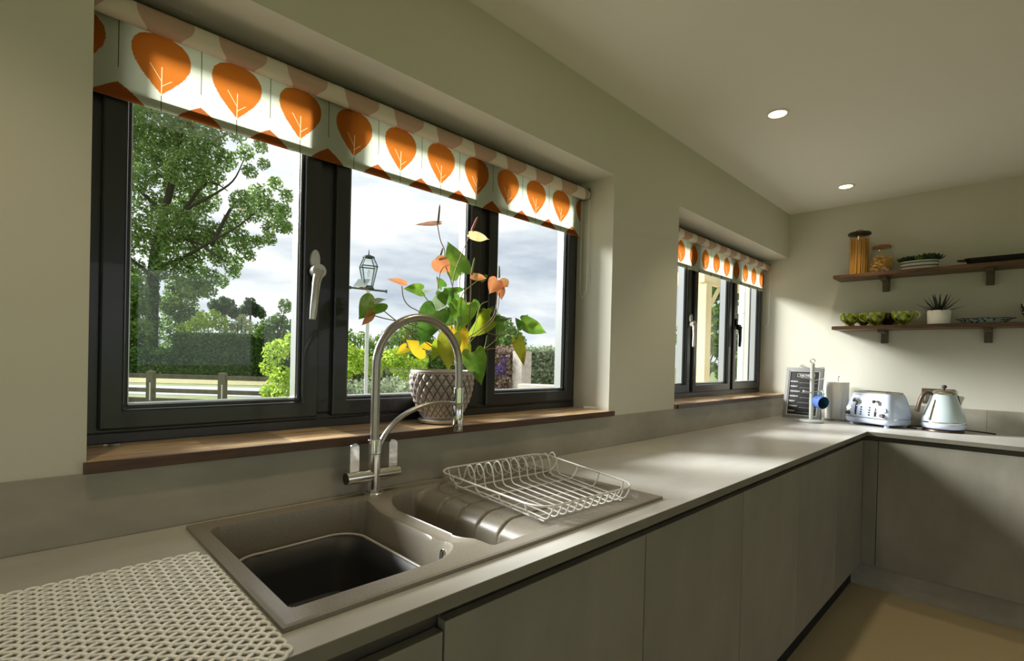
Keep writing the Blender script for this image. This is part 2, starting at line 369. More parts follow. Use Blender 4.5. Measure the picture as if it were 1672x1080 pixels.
# ------------------------------------------------------------------ ceiling lights
M_lens = mat('lamp_lens', (1, .95, .8, 1), .5, emit=((1, .86, .60, 1), 9.0))
M_bez = mat('lamp_bezel', rgb(225, 222, 210), .35)
def downlight(x, y, label, e=10):
    t = thing('ceiling_light', label, 'ceiling light', (x, y, ZC), 'recessed ceiling lights')
    MB().lathe([(.048, -.0002), (.047, -.0035), (.042, -.006), (.036, -.005), (.034, -.001)], (x, y, ZC), 36).build('bezel', M_bez, t, smooth=40)
    MB().lathe([(.034, -.002), (.028, -.0035), (.0001, -.0035)], (x, y, ZC), 30).build('lens', M_lens, t, smooth=40)
    d = bpy.data.lights.new('lamp', 'SPOT'); d.energy = e; d.color = (1, .80, .54); d.spot_size = math.radians(84); d.spot_blend = .7; d.shadow_soft_size = .03
    o = bpy.data.objects.new('lamp', d); COL.objects.link(o); o.parent = t; o.location = (0, 0, -.02)
downlight(2.335, -.446, 'recessed round ceiling light nearer the camera, the larger of the two')
downlight(3.555, -.44, 'recessed round ceiling light farther away, near the end wall')
downlight(1.10, -.45, 'recessed round ceiling light added above the sink, out of view'); downlight(-.12, -.45, 'recessed round ceiling light added left of the sink window, out of view')  # two unseen lamps added for light, continuing the visible row
for x in (3.2, 1.2, -.8): downlight(x, -2.6, 'unseen recessed ceiling light added in the middle of the room, %s' % {3.2: 'near the end wall', 1.2: 'behind the camera', -.8: 'near the left wall'}[x], 9)  # three more unseen lamps added to brighten the room

# ------------------------------------------------------------------ worktop and base units
YF = -.618; XF = XE-.607
def wt(a, b):
    if b < YF: return a > XF
    return not (.262 < a < 1.196 and -.546 < b < -.052)
wk = cells('worktop', [XL, .262, 1.196, XF, XE-.0005], [-2.6, YF, -.546, -.052, -.0065], wt, .8665, ZCT, lambda a, b, c: (a, b, c), M_top)
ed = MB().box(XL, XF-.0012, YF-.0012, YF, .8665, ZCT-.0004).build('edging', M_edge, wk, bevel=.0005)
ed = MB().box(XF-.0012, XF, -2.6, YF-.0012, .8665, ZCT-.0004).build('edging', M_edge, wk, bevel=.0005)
prop(wk, 'pale concrete-effect worktop running under both windows and along the end wall', 'worktop')
ZDT, ZDB, YD, XD = .838, .141, -.600, XE-.588
cuts = [-.118, .4749, 1.069, 1.664, 2.254, 2.846, 3.40]
labs = ['leftmost base unit below the sink, its door top lower than the next', 'base unit whose door starts just right of the lowered door, below the drainer', 'base unit with a plain door second to the right of the sink', 'middle base unit of the run with a plain concrete-effect door', 'base unit second from the inner corner of the kitchen run', 'base unit touching the inner corner of the kitchen run']
labs = ['base unit at the left end of the run with a lower door top', 'wide base unit below the sink drainer, right of the lower door', 'base unit just right of the sink, the third door from the left', 'base unit with the fourth door from the left, under the worktop between the windows', 'base unit with the fifth door from the left, next to the corner one', 'base unit filling the inner corner, the last door of the window run']
for i in range(6):
    a, b = cuts[i], cuts[i+1]
    t = thing('base_unit', labs[i], 'kitchen unit', ((a+b)/2, YD, ZDB), 'base units of the window run')
    ca = MB()
    zl, zr = (.80, .62) if i == 0 else (.62, .62) if i == 1 else (.80, .80)
    ca.box(a+.002, a+.018, -.575, -.02, ZDB, zl); ca.box(b-.018, b-.002, -.575, -.02, ZDB, zr); ca.box(a+.018, b-.018, -.575, -.02, ZDB, ZDB+.018); ca.box(a+.018, b-.018, -.03, -.02, ZDB+.018, .80)
    c_ = ca.build('carcass', M_carc, t); 
    MB().box(a+.002, b-.002 if i < 5 else XD-.001, YD, YD+.02, ZDB, ZDT-(.014 if i == 0 else 0)).build('door', M_lam, t, bevel=.001)
for i, (a, b) in enumerate([(-1.268, -.668), (-1.870, -1.270), (-2.472, -1.872)]):
    t = thing('base_unit', ['wide base unit of the end run, below the kettle', 'base unit of the end run, second from the corner', 'base unit of the end run, third from the corner'][i], 'kitchen unit', (XD, (a+b)/2, ZDB), 'base units of the end run')
    MB().box(XD+.022, XE-.02, a+.002, b-.002, ZDB, .80).build('carcass', M_carc, t)
    MB().box(XD, XD+.02, a+.0015, b-.0015, ZDB, ZDT).build('door', M_lam, t, bevel=.001)
fp = MB().box(XD, XD+.02, -.6665, YD-.0005, ZDB, ZDT).build('filler_panel', M_lam, bevel=.001)
prop(fp, 'narrow upright filler panel in the inner corner between the two runs of units', 'filler panel')
# recessed handle channel
hr = thing('handle_rail', 'dark recessed handle channel under the front edge of the window worktop', 'handle rail', (1, -.57, .84))
m = MB(); m.prism([(-.586, .8655), (-.586, .861), (-.578, .858), (-.578, .806), (-.566, .806), (-.566, .8655)], lambda a, b: (XL, a, b), lambda a, b: (XD+.02, a, b)); m.build('channel', M_rail, hr)
for x in (.4749, 1.664, 2.846): MB().box(x-.003, x+.003, -.5865, -.5785, .842, .8655).build('joint', M_rail, hr)
hr = thing('handle_rail', 'dark recessed handle channel under the front edge of the end-wall worktop', 'handle rail', (XD, -1.3, .84))
m = MB(); m.prism([(XD+.014, .8655), (XD+.014, .861), (XD+.022, .858), (XD+.022, .806), (XD+.034, .806), (XD+.034, .8655)], lambda a, b: (a, -2.5, b), lambda a, b: (a, YD+.02, b)); m.build('channel', M_rail, hr)
p1 = MB().box(XL, XD+.05, -.548, -.535, 0, ZDB-.001).build('baseboard_front', M_black); p1['kind'] = 'structure'  # black puts the deep shade under the units into the plinth colour
p2 = MB().box(XD+.045, XD+.06, -2.5, -.548, 0, ZDB-.001).build('baseboard_right', M_ups); p2['kind'] = 'structure'

# ------------------------------------------------------------------ sink
SX0, SX1, SY0, SY1, ZT = .246, 1.212, -.562, -.036, .8967
def rrect(X, Y, x0, x1, y0, y1, r):
    r = np.asarray(r, float); cx, cy = (x0+x1)/2, (y0+y1)/2
    qx = np.abs(X-cx)-(x1-x0)/2+r; qy = np.abs(Y-cy)-(y1-y0)/2+r
    return np.hypot(np.maximum(qx, 0), np.maximum(qy, 0)) + np.minimum(np.maximum(qx, qy), 0) - r
def smin(a, b, k): h = np.clip(.5+.5*(b-a)/k, 0, 1); return b*(1-h)+a*h-k*h*(1-h)
def sink_z(X, Y):
    z = np.full(X.shape, ZT)
    # main bowl: tight corners on the left, a large radius at the front right
    rr = np.where((X > .43) & (Y < -.3), .105, np.where(Y > -.3, .030, .012))
    d = rrect(X, Y, .272, .607, -.518, -.088, rr)
    wallw = .016 + .034*smoothstep(.50, .58, X)*smoothstep(-.10, -.16, Y) + .012*smoothstep(.42, .52, X)*smoothstep(-.34, -.42, Y)
    edge = smoothstep(0, 1, np.clip(-d/wallw, 0, 1)**.8)
    main = .198*edge
    # half bowl and drainer recess
    d2 = rrect(X, Y, .640+.0*X, 1.190, -.528, -.078, np.where(X < .85, np.where(Y < -.3, .010, .115), .05))
    rec = .010*smoothstep(0, .012, -d2)
    nose = np.clip((.812-X)/.058, 0, 1)
    drop = (1-np.sqrt(np.clip(1-nose**2, 0, 1)))*.058 + .090*smoothstep(.762, .742, X)
    half = rec + drop*smoothstep(0, np.where(Y < -.4, .012, .026), -d2)
    # run-off slope and grooves in the drainer
    for gy in (-.185, -.262, -.338, -.412):
        g = np.exp(-((Y-gy)/.0036)**2)*.0065*smoothstep(1.06, 1.03, X)*smoothstep(.002, .02, -d2)
        half = half + g
    # divider dips between the bowls
    sad = .020*np.exp(-((X-.622)/.036)**2)*smoothstep(-.50, -.40, Y)*smoothstep(-.10, -.20, Y)
    zz = z - np.maximum(np.maximum(main, half), 0)
    zz = np.where((main > .001) | (half > .001), np.minimum(zz, z-sad*.9), z-sad)
    zz = zz - .0012*smoothstep(.006, 0, np.minimum.reduce([X-SX0, SX1-X, Y-SY0, SY1-Y]))
    return zz
gx = np.arange(SX0, SX1+.0001, .0021); gy_ = np.arange(SY0, SY1+.0001, .0021)
GX, GY = np.meshgrid(gx, gy_, indexing='ij'); GZ = sink_z(GX, GY)
nx, ny = GX.shape; V = np.stack([GX.ravel(), GY.ravel(), GZ.ravel()], 1); I = np.arange(nx*ny).reshape(nx, ny)
Fq = np.stack([I[:-1, :-1].ravel(), I[1:, :-1].ravel(), I[1:, 1:].ravel(), I[:-1, 1:].ravel()], 1)
bd = np.concatenate([I[:, 0], I[-1, 1:], I[-2::-1, -1], I[0, -2:0:-1]]); Vb = V[bd].copy(); Vb[:, 2] = ZCT+.0001
k = len(V); V = np.concatenate([V, Vb]); nb = len(bd); ar = np.arange(nb)
Fs = np.stack([bd[ar], k+ar, k+(ar+1) % nb, bd[(ar+1) % nb]], 1)
sk = thing('kitchen_sink', 'brown-grey granite inset sink with main bowl, half bowl and grooved drainer', 'sink', (.73, -.3, ZCT))
so = fastmesh('basin', V, np.concatenate([Fq, Fs]), M_sink, sk, True); so.data.set_sharp_from_angle(angle=math.radians(50))
dd = ray(723, 908); q_ = None
for i_ in range(4000):
    P_ = CAM + dd*(.4+i_*.0004)
    if P_.z < float(sink_z(np.array([P_.x]), np.array([P_.y]))[0]): q_ = P_; break
n1_ = Vector((-1, .35, .15)).normalized(); MB().tube([q_-n1_*.001, q_+n1_*.003], [.013, .012], 20).build('overflow', M_chrome, sk, smooth=40); MB().tube([q_+n1_*.0028, q_+n1_*.0035], [.0085, .0085], 18).build('overflow_hole', M_black, sk)
MB().lathe([(.001, .0015), (.03, .001), (.042, .0025), (.045, 0)], (.44, -.30, .699), 32).build('drain', M_steel, sk, smooth=40)

# washing-up bowl inside the main bowl
def rr_outline(cx, cy, hx, hy, r, n=8):
    o = []
    for (sx, sy, a0) in ((1, 1, 0), (-1, 1, 90), (-1, -1, 180), (1, -1, 270)):
        for k in range(n+1):
            a = math.radians(a0+90*k/n); o.append((cx+sx*(hx-r)+r*math.cos(a), cy+sy*(hy-r)+r*math.sin(a)))
    return o
wbw = thing('washing_up_bowl', 'dark charcoal washing-up bowl with a pale rim sitting in the sink', 'bowl', (.44, -.3, .70))
def wavy(p): return .012*math.exp(-((p[0]-.40)/.05)**2) if p[1] > -.2 else 0
mb = MB(); rows = []
prof = [(.106, .158, .705), (.118, .172, .712), (.128, .186, .78), (.133, .192, .832)]
for (hx, hy, z) in prof:
    ol = rr_outline(.436, -.305, hx, hy, .06, 10)
    rows.append([(x, y - (wavy((x, y)) if z > .82 else 0), z) for x, y in ol])
n = len(rows[0]); vs = [p for r in rows for p in r]
fs = [(i*n+k, i*n+(k+1) % n, (i+1)*n+(k+1) % n, (i+1)*n+k) for i in range(len(rows)-1) for k in range(n)] + [tuple(range(n))]
mb.add(vs, fs); o = mb.build('bowl_body', mat('charcoal_plastic', rgb(44, 45, 48), .5), wbw, smooth=50)
md = o.modifiers.new('th', 'SOLIDIFY'); md.thickness = .0025
MB().tube([(x, y, z+.001) for x, y, z in rows[-1]], .0032, 8, closed=True).build('rim', mat('pale_plastic_rim', rgb(170, 166, 160), .35), wbw, smooth=60)

# ------------------------------------------------------------------ mixer tap
tp = thing('kitchen_tap', 'chrome mixer tap with arched steel hose spout and two paddle handles', 'tap', (.650, -.060, ZT))
tx, ty = .650, -.060
MB().lathe([(.026, 0), (.026, .003), (.023, .006), (.018, .007)], (tx, ty, ZT-.0005), 32).build('base_flange', M_chrome, tp, smooth=40)
MB().cyl((tx, ty, ZT+.004), .0165, .098, 32).build('column', M_chrome, tp, smooth=40, bevel=.001)
MB().cyl((tx, ty, ZT+.1025), .0175, .036, 32).build('collar', M_chrome, tp, smooth=40, bevel=.001)
MB().cyl((tx-.075, ty, .944), .0155, .147, 28, 'x').build('cross_bar', M_chrome, tp, smooth=40, bevel=.001)
MB().cyl((tx-.0765, ty, .944), .0145, .002, 28, 'x').build('end_cap', M_blk, tp)
for hx in (-.054, .054):
    ol = [(-.0125, 0)] + [(-.0125*math.cos(a), .062+.0125*math.sin(a)) for a in [PI*k/12 for k in range(13)]] + [(.0125, 0)]
    m = MB(); m.prism(ol, lambda a, b: (tx+hx+a, ty-.002, .955+b), lambda a, b: (tx+hx+a, ty+.0025, .955+b)); m.build('handle', M_chrome, tp, bevel=.0008)
P = [(tx, ty, ZT+.135)] + [(tx+.001*0, ty, 1.05+.17*i/9) for i in range(10)]
cxx, czz, ra = tx+.1335, 1.222, .1335
P += [(cxx-ra*math.cos(a), ty, czz+ra*math.sin(a)) for a in [PI*k/28 for k in range(1, 29)]]
P += [(tx+2*ra+.001, ty, 1.2), (tx+2*ra+.001, ty, 1.165), (tx+2*ra+.001, ty, 1.135)]
# finely ribbed hose
PL = []; 
for a, b in zip(P[:-1], P[1:]):
    a, b = Vector(a), Vector(b); q = max(1, int((b-a).length/.0016))
    PL += [a.lerp(b, k/q) for k in range(q)]
PL.append(Vector(P[-1]))
MB().tube(PL, [.0108+.0006*(i % 2) for i in range(len(PL))], 14).build('hose', M_steel, tp, smooth=60)
hx = tx+2*ra+.001
MB().cyl((hx, ty, 1.115), .0150, .045, 28).build('hose_collar', M_chrome, tp, smooth=40, bevel=.001)
MB().lathe([(.0135, 0), (.0150, .002), (.0150, .078), (.0138, .080)], (hx, ty, 1.033), 28, cap0=True, cap1=True).build('spray_head', M_chrome, tp, smooth=40)
A = spline([(tx+.012, ty, 1.012), (tx+.03, ty, 1.045), (tx+.062, ty, 1.078), (tx+.11, ty, 1.103), (tx+.17, ty, 1.118), (tx+.225, ty, 1.119), (hx-.010, ty, 1.112)], 6)
MB().tube(A, [.0095-.003*i/len(A) for i in range(len(A))], 12, flat=.75).build('support_arm', M_steel, tp, smooth=60)

# ------------------------------------------------------------------ dish rack
C4 = [on('z', .931, 884, 832), on('z', .931, 1041, 793), on('z', .934, 884, 740), on('z', .936, 712, 768)]   # FL FR BR BL
def RP(s, t, dz=0):  # s along FL->FR, t along FL->BL
    p = C4[0]*(1-s)*(1-t) + C4[1]*s*(1-t) + C4[2]*s*t + C4[3]*(1-s)*t; return Vector((p.x, p.y, p.z+dz))
rk = thing('dish_rack', 'white wire dish rack with plate loops standing on the drainer', 'dish rack', (.97, -.33, .889))
ol = rr_outline(.5, .5, .5, .5, .13, 7)
MB().tube([RP(x, y) for x, y in ol], .0026, 8, closed=True).build('rim', M_wire, rk, smooth=60)
ZB = -.034
for s in (.10, .90):
    MB().tube([RP(s, t, ZB-.006) for t in (.06, .35, .65, .95)], .0024, 8).build('foot_rail', M_wire, rk, smooth=60)
for t in (.12, .34, .56, .80):
    pts = spline([RP(-.005, t, 0), RP(.015, t, -.018), RP(.07, t, ZB-.001), RP(.15, t, ZB-.002), RP(.5, t, ZB-.002), RP(.85, t, ZB-.002), RP(.93, t, ZB-.001), RP(.985, t, -.018), RP(1.005, t, 0)], 5)
    MB().tube(pts, .0021, 7).build('cross_wire', M_wire, rk, smooth=60)
for k in range(11):
    s = .10+.80*k/10
    q = [RP(s, -.004, 0), RP(s, .012, -.016), RP(s, .05, ZB+.001), RP(s, .15, ZB+.002), RP(s, .45, ZB+.002), RP(s, .60, ZB+.002),
         RP(s, .660, ZB+.003), RP(s, .685, ZB+.012), RP(s, .690, -.010), RP(s, .705, .012), RP(s, .745, .027), RP(s, .790, .016), RP(s, .812, -.008), RP(s, .845, ZB+.006), RP(s, .90, ZB+.001), RP(s, .965, ZB+.004), RP(s, .99, -.014), RP(s, 1.004, 0)]
    MB().tube(spline(q, 5), .0019, 7).build('wire', M_wire, rk, smooth=60)
for p in ((.12, .14), (.88, .14), (.10, .9), (.90, .9)):
    b = RP(*p, ZB-.007); zb_ = float(sink_z(np.array([b.x]), np.array([b.y]))[0])
    MB().cyl((b.x, b.y, zb_+.0003), .0035, b.z-zb_, 10).build('foot', M_wire, rk)

# ------------------------------------------------------------------ lattice mat
mt_ = bpy.data.materials.new('clear_vinyl'); mt_.use_nodes = True; b = mt_.node_tree.nodes['Principled BSDF']
b.inputs['Base Color'].default_value = (.97, .97, .96, 1); b.inputs['Roughness'].default_value = .07; b.inputs['Transmission Weight'].default_value = .0; b.inputs['Coat Weight'].default_value = .6; b.inputs['IOR'].default_value = 1.35
PM = .0185; MX1, MY0, MY1, MX0 = .232, -.612, -.206, -.36
def strand(p0, p1, ph):
    L = math.hypot(p1[0]-p0[0], p1[1]-p0[1]); n = max(2, int(L/(PM*.707)*4)); o = []
    for i in range(n+1):
        t = i/n; wv = math.cos(PI*(L*t/(PM*1.414*.5))+ph)
        o.append((p0[0]+(p1[0]-p0[0])*t, p0[1]+(p1[1]-p0[1])*t, ZCT+.0032+.0011*wv))
    return o
mb = MB(); Wd, Hd = MX1-MX0, MY1-MY0; nxm = int(Wd/PM); nym = int(Hd/PM)
def clip(x, y, dx, dy):
    t = 1e9
    if dx > 0: t = min(t, (MX1-x)/dx)
    if dx < 0: t = min(t, (MX0-x)/dx)
    if dy > 0: t = min(t, (MY1-y)/dy)
    if dy < 0: t = min(t, (MY0-y)/dy)
    return (x+dx*t, y+dy*t), t
for i in range(-nym, nxm+1):
    x0 = MX1-PM*(i+nym); 
for i in range(nxm+nym+1):
    # strands rising to the right, strands falling to the right
    for dy in (1, -1):
        c = MX1 - i*PM
        yb = MY0 if dy > 0 else MY1
        if c < MX0: yb = yb + dy*(MX0-c); c = MX0
        if not (MY0 <= yb <= MY1): continue
        e, t = clip(c, yb, 1, dy)
        if t < PM*.5: continue
        mb.tube(strand((c, yb), e, 0 if dy > 0 else PI), .0029, 6, caps=True, flat=.7)
for i in range(nxm):       # scalloped edge rings
    for y in (MY0, MY1):
        cx = MX1-PM*(i+.5); mb.tube([(cx+.0092*math.cos(a), y+(.0092*math.sin(a))*(1 if y == MY1 else -1), ZCT+.0028) for a in [PI*k/7 for k in range(8)]], .0028, 6)
for j in range(int(Hd/PM)):
    cy = MY0+PM*(j+.5); mb.tube([(MX1+.0085*math.sin(a), cy+.0092*math.cos(a), ZCT+.0028) for a in [PI*k/7 for k in range(8)]], .0028, 6)
mo = mb.build('sink_mat', mt_, smooth=60); prop(mo, 'clear plastic lattice mat with scalloped edges on the worktop left of the sink', 'mat'); 

# ------------------------------------------------------------------ roller blinds
def blind_mat(name, x0, per, zt, ztip, hw, lens, xb, zb0):
    """printed cloth: leaf row A hangs tip-down, row B points up from the hem; coordinates are metres on the cloth"""
    m = bpy.data.materials.new(name); m.use_nodes = True; t = m.node_tree; t.nodes.clear()
    g = N(t, 'ShaderNodeNewGeometry'); sp = N(t, 'ShaderNodeSeparateXYZ'); t.links.new(g.outputs['Position'], sp.inputs[0])
    X, Z = sp.outputs['X'], sp.outputs['Z']
    def M(op, a, b=None, c=None):
        n = N(t, 'ShaderNodeMath', operation=op)
        for i, q in enumerate((a, b, c)):
            if q is None: continue
            if isinstance(q, (int, float)): n.inputs[i].default_value = q
            else: t.links.new(q, n.inputs[i])
        return n.outputs[0]
    def wrap(xc):   # signed distance to the nearest column
        u = M('DIVIDE', M('SUBTRACT', X, xc), per); return M('MULTIPLY', M('SUBTRACT', M('FRACT', M('ADD', u, .5)), .5), per)
    def curve(v, pts):
        c = N(t, 'ShaderNodeFloatCurve'); cu = c.mapping.curves[0]
        cu.points[0].location = pts[0]; cu.points[1].location = pts[-1]
        for p in pts[1:-1]: cu.points.new(*p)
        c.mapping.update(); t.links.new(v, c.inputs['Value']); return c.outputs[0]
    ns = N(t, 'ShaderNodeTexNoise', Scale=420.0, Detail=1.0); t.links.new(g.outputs['Position'], ns.inputs['Vector'])
    jit = M('MULTIPLY', M('SUBTRACT', ns.outputs['Fac'], .5), .006)
    da = wrap(x0); va = M('DIVIDE', M('SUBTRACT', Z, ztip), zt-ztip)
    ptsA = [(0, 0), (.10, .42), (.25, .80), (.5, 1.0), (.75, .80), (.9, .42), (1, 0)] if lens else [(0, 0), (.06, .14), (.2, .45), (.38, .78), (.58, .98), (.74, .97), (.88, .78), (.96, .45), (1, 0)]
    wa = M('MULTIPLY', curve(va, ptsA), hw)
    ina = M('MULTIPLY', M('GREATER_THAN', M('ADD', wa, jit), M('ABSOLUTE', da)), M('MULTIPLY', M('GREATER_THAN', va, .0), M('LESS_THAN', va, 1.0)))
    db = wrap(xb); vb = M('DIVIDE', M('SUBTRACT', zb0, Z), .06)
    wb_ = M('MULTIPLY', curve(vb, [(0, 0), (.3, .45), (.6, .78), (1, 1)]), hw*(.45 if lens else 1.05))
    inb = M('MULTIPLY', M('GREATER_THAN', M('ADD', wb_, jit), M('ABSOLUTE', db)), M('GREATER_THAN', vb, .0))
    def seg(d, zz, x1, z1, x2, z2, wd):   # a thin straight vein
        dx, dz = x2-x1, z2-z1; L = math.hypot(dx, dz)
        px, pz = M('SUBTRACT', d, x1), M('SUBTRACT', zz, z1)
        al = M('ADD', M('MULTIPLY', px, dx/L), M('MULTIPLY', pz, dz/L)); ac = M('ABSOLUTE', M('SUBTRACT', M('MULTIPLY', px, dz/L), M('MULTIPLY', pz, dx/L)))
        return M('MULTIPLY', M('LESS_THAN', ac, wd), M('MULTIPLY', M('GREATER_THAN', al, 0), M('LESS_THAN', al, L)))
    H = zt-ztip
    vein = M('MAXIMUM', seg(da, Z, 0, ztip-.002, 0, ztip+H*.46, .0008), M('MAXIMUM', seg(da, Z, 0, ztip+H*.14, .019, ztip+H*.27, .0006), seg(da, Z, 0, ztip+H*.22, -.022, ztip+H*.47, .0006)))
    stem = M('MAXIMUM', seg(da, Z, 0, ztip-.06, 0, ztip, .0009), seg(db, Z, 0, zb0+.030, 0, zt+.02, .0009))
    def mixc(f, a, b):
        n = N(t, 'ShaderNodeMix', data_type='RGBA')
        t.links.new(f, n.inputs['Factor'])
        for k, q in ((6, a), (7, b)):
            if isinstance(q, tuple): n.inputs[k].default_value = q
            else: t.links.new(q, n.inputs[k])
        return n.outputs[2]
    cloth = rgb(212, 218, 198); org = rgb(190, 108, 40); brn = rgb(166, 92, 44); pale = rgb(244, 224, 170); dk = rgb(98, 100, 70)
    c = mixc(stem, cloth, dk); c = mixc(inb, c, brn); c = mixc(ina, c, org); c = mixc(M('MULTIPLY', vein, 1.0), c, pale)
    d = N(t, 'ShaderNodeBsdfDiffuse'); tr = N(t, 'ShaderNodeBsdfTranslucent'); mx = N(t, 'ShaderNodeMixShader'); mx.inputs[0].default_value = .50
    o = N(t, 'ShaderNodeOutputMaterial')
    t.links.new(c, d.inputs[0]); t.links.new(c, tr.inputs[0]); t.links.new(d.outputs[0], mx.inputs[1]); t.links.new(tr.outputs[0], mx.inputs[2]); t.links.new(mx.outputs[0], o.inputs[0])
    return m
def roll_mat(name, x0, per):
    m = bpy.data.materials.new(name); m.use_nodes = True; t = m.node_tree; b = t.nodes['Principled BSDF']; b.inputs['Roughness'].default_value = .9; b.inputs['Specular IOR Level'].default_value = .1
    g = N(t, 'ShaderNodeNewGeometry'); sp = N(t, 'ShaderNodeSeparateXYZ'); t.links.new(g.outputs['Position'], sp.inputs[0])
    def M(op, a, b=None):
        n = N(t, 'ShaderNodeMath', operation=op)
        for i, q in enumerate((a, b)):
            if q is None: continue
            if isinstance(q, (int, float)): n.inputs[i].default_value = q
            else: t.links.new(q, n.inputs[i])
        return n.outputs[0]
    u = M('ABSOLUTE', M('MULTIPLY', M('SUBTRACT', M('FRACT', M('ADD', M('DIVIDE', M('SUBTRACT', sp.outputs['X'], x0), per), .5)), .5), per))
    zz = M('POWER', M('MULTIPLY', M('ABSOLUTE', M('SUBTRACT', sp.outputs['Z'], 1.985)), 28.0), 3.0)
    inn = M('LESS_THAN', M('ADD', u, M('MULTIPLY', zz, .02)), .053)
    n = N(t, 'ShaderNodeMix', data_type='RGBA'); t.links.new(inn, n.inputs['Factor']); n.inputs[6].default_value = rgb(214, 206, 190); n.inputs[7].default_value = rgb(184, 156, 138)
    t.links.new(n.outputs[2], b.inputs['Base Color']); return m
M_blsteel = mat('blind_bracket', rgb(150, 150, 146), .35, metal=.6)
def blind(xa, xb, zbot, label, cm, rm):
    yf, yr, zr, rr_ = .160, .138, 1.972, .0235
    r = thing('roller_blind', label, 'blind', ((xa+xb)/2, yf, zbot))
    zc_ = [zbot, zbot+.0001, zbot+.03, zbot+.1, zr]; m = MB()
    m.add([(x, yf+.0012*math.sin((z-zbot)*40), z) for z in zc_ for x in (xa+.008, xb-.018)], [(2*i, 2*i+1, 2*i+3, 2*i+2) for i in range(4)]); m.build('cloth', cm, r)
    MB().box(xa+.010, xb-.020, yf+.0030, yf+.0065, zbot+.002, zbot+.024).build('bottom_bar', mat('blind_hem_bar', rgb(150, 152, 130), .7), r)
    MB().cyl((xa+.006, yr, zr), rr_, xb-xa-.022, 40, 'x').build('roll', rm, r, smooth=30)
    for x, sgn in ((xa+.0005, 1), (xb-.0035, -1)):
        MB().box(x, x+.003, yr-.018, yf+.022, zr-.022, zr+.028).build('bracket', M_blsteel, r, bevel=.001)
    MB().cyl((xb-.0155, yr, zr), .019, .011, 28, 'x').build('chain_wheel', M_white, r, smooth=30)
    ch = [(xb-.010, yr-.019*math.cos(a), zr+.019*math.sin(a)) for a in [PI*k/10 for k in range(11)]]
    ch = ch + [(xb-.010, yr+.019, zr-.1), (xb-.010, yr+.019, zr-.42), (xb-.010, yr+.006, zr-.45), (xb-.010, yr-.016, zr-.42), (xb-.010, yr-.019, zr-.1)]
    MB().tube(ch, .0011, 6, closed=True).build('pull_chain', M_white, r)
    return r
blind(W1+.004, W1+WW-.004, 1.789, 'leaf-printed roller blind half rolled up over the large sink window',
      blind_mat('leaf_print_large', .2235, .1545, 1.960, 1.827, .056, False, .1462, 1.826), roll_mat('reverse_print_large', .2235, .1545))
blind(W2+.004, XE-.006, 1.794, 'leaf-printed roller blind over the smaller-looking far window beside the end wall',
      blind_mat('leaf_print_far', 2.664+.157*.0, .1565, 1.948, 1.819, .050, True, 2.664+.078, 1.815), roll_mat('reverse_print_far', 2.664, .1565))

# ------------------------------------------------------------------ potted anthurium
PC = on('y', .085, 721, 650); PX, PY, PZ = PC.x, .085, 1.0403
pl = thing('potted_anthurium', 'flowering anthurium with yellowing leaves in a diamond-textured grey pot on the sill', 'houseplant', (PX, PY, PZ))
RT = .098
def potr(z):   # radius at height z above the saucer
    zs = [0, .012, .03, .055, .085, .115, .14, .152]; rs = [.060, .064, .074, .086, .0955, .100, .1005, .0985]
    return np.interp(z, zs, rs)
nt_, nz_ = 336, 110
th = np.linspace(0, 2*PI, nt_, endpoint=False); zz = np.linspace(.0, .150, nz_)
TH, ZZ = np.meshgrid(th, zz, indexing='ij'); ND = 24
a_ = TH*ND/(2*PI); b_ = ZZ/.0215*(1+.0*ZZ); b_ = np.interp(ZZ, [0, .03, .06, .15], [0, 1.25, 2.15, 4.45])
u = (a_+b_) % 1; v = (a_-b_) % 1
rel = 1-np.maximum(np.abs(u-.5), np.abs(v-.5))*2
rel = np.clip(rel*1.15, 0, 1)
band = smoothstep(.008, .014, ZZ)*smoothstep(.146, .140, ZZ)
RR = potr(ZZ) + (rel*.0062-.003)*band
V = np.stack([(RR*np.cos(TH)).ravel()+PX, (RR*np.sin(TH)).ravel()+PY, ZZ.ravel()+PZ+.012], 1); I = np.arange(nt_*nz_).reshape(nt_, nz_); J = np.roll(I, -1, 0)
Fp = np.stack([I[:, :-1].ravel(), J[:, :-1].ravel(), J[:, 1:].ravel(), I[:, 1:].ravel()], 1)
M_pot = mat('pot_glaze', rgb(170, 160, 154), .3, noise=(14, .16, (1, 1, 1)), coat=.4)
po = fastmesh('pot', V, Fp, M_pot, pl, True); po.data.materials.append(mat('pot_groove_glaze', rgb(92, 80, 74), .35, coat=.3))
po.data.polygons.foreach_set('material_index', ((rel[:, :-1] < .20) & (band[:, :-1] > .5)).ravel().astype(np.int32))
MB().lathe([(.0985, .160), (.1005, .163), (.0985, .167), (.0935, .167), (.0915, .160), (.090, .140)], (PX, PY, PZ), 60).build('pot_rim', M_pot, pl, smooth=60)
MB().lathe([(.0001, .0005), (.062, .0005), (.070, .004), (.074, .012), (.070, .014), (.064, .0125), (.0001, .0125)], (PX, PY, PZ), 48).build('saucer', mat('saucer_glaze', rgb(206, 200, 194), .25, coat=.4), pl, smooth=50)
MB().lathe([(.0905, .146), (.06, .150), (.03, .147), (.0001, .151)], (PX, PY, PZ), 24).build('soil', mat('potting_soil', rgb(46, 34, 24), .95, noise=(90, .5, (1, 1, 1)), bump=(120, .8)), pl, smooth=60)
G1 = plantmat('leaf_green', rgb(98, 142, 44), rgb(140, 172, 66), .42)
G2 = plantmat('leaf_dark_green', rgb(66, 112, 40), rgb(104, 146, 56), .45)
G3 = plantmat('leaf_yellow_green', rgb(168, 182, 42), rgb(120, 158, 48), .42)
G4 = plantmat('leaf_yellow', rgb(226, 192, 44), rgb(196, 176, 50), .4)
G5 = plantmat('leaf_mottled', rgb(176, 182, 52), rgb(132, 84, 32), .33)
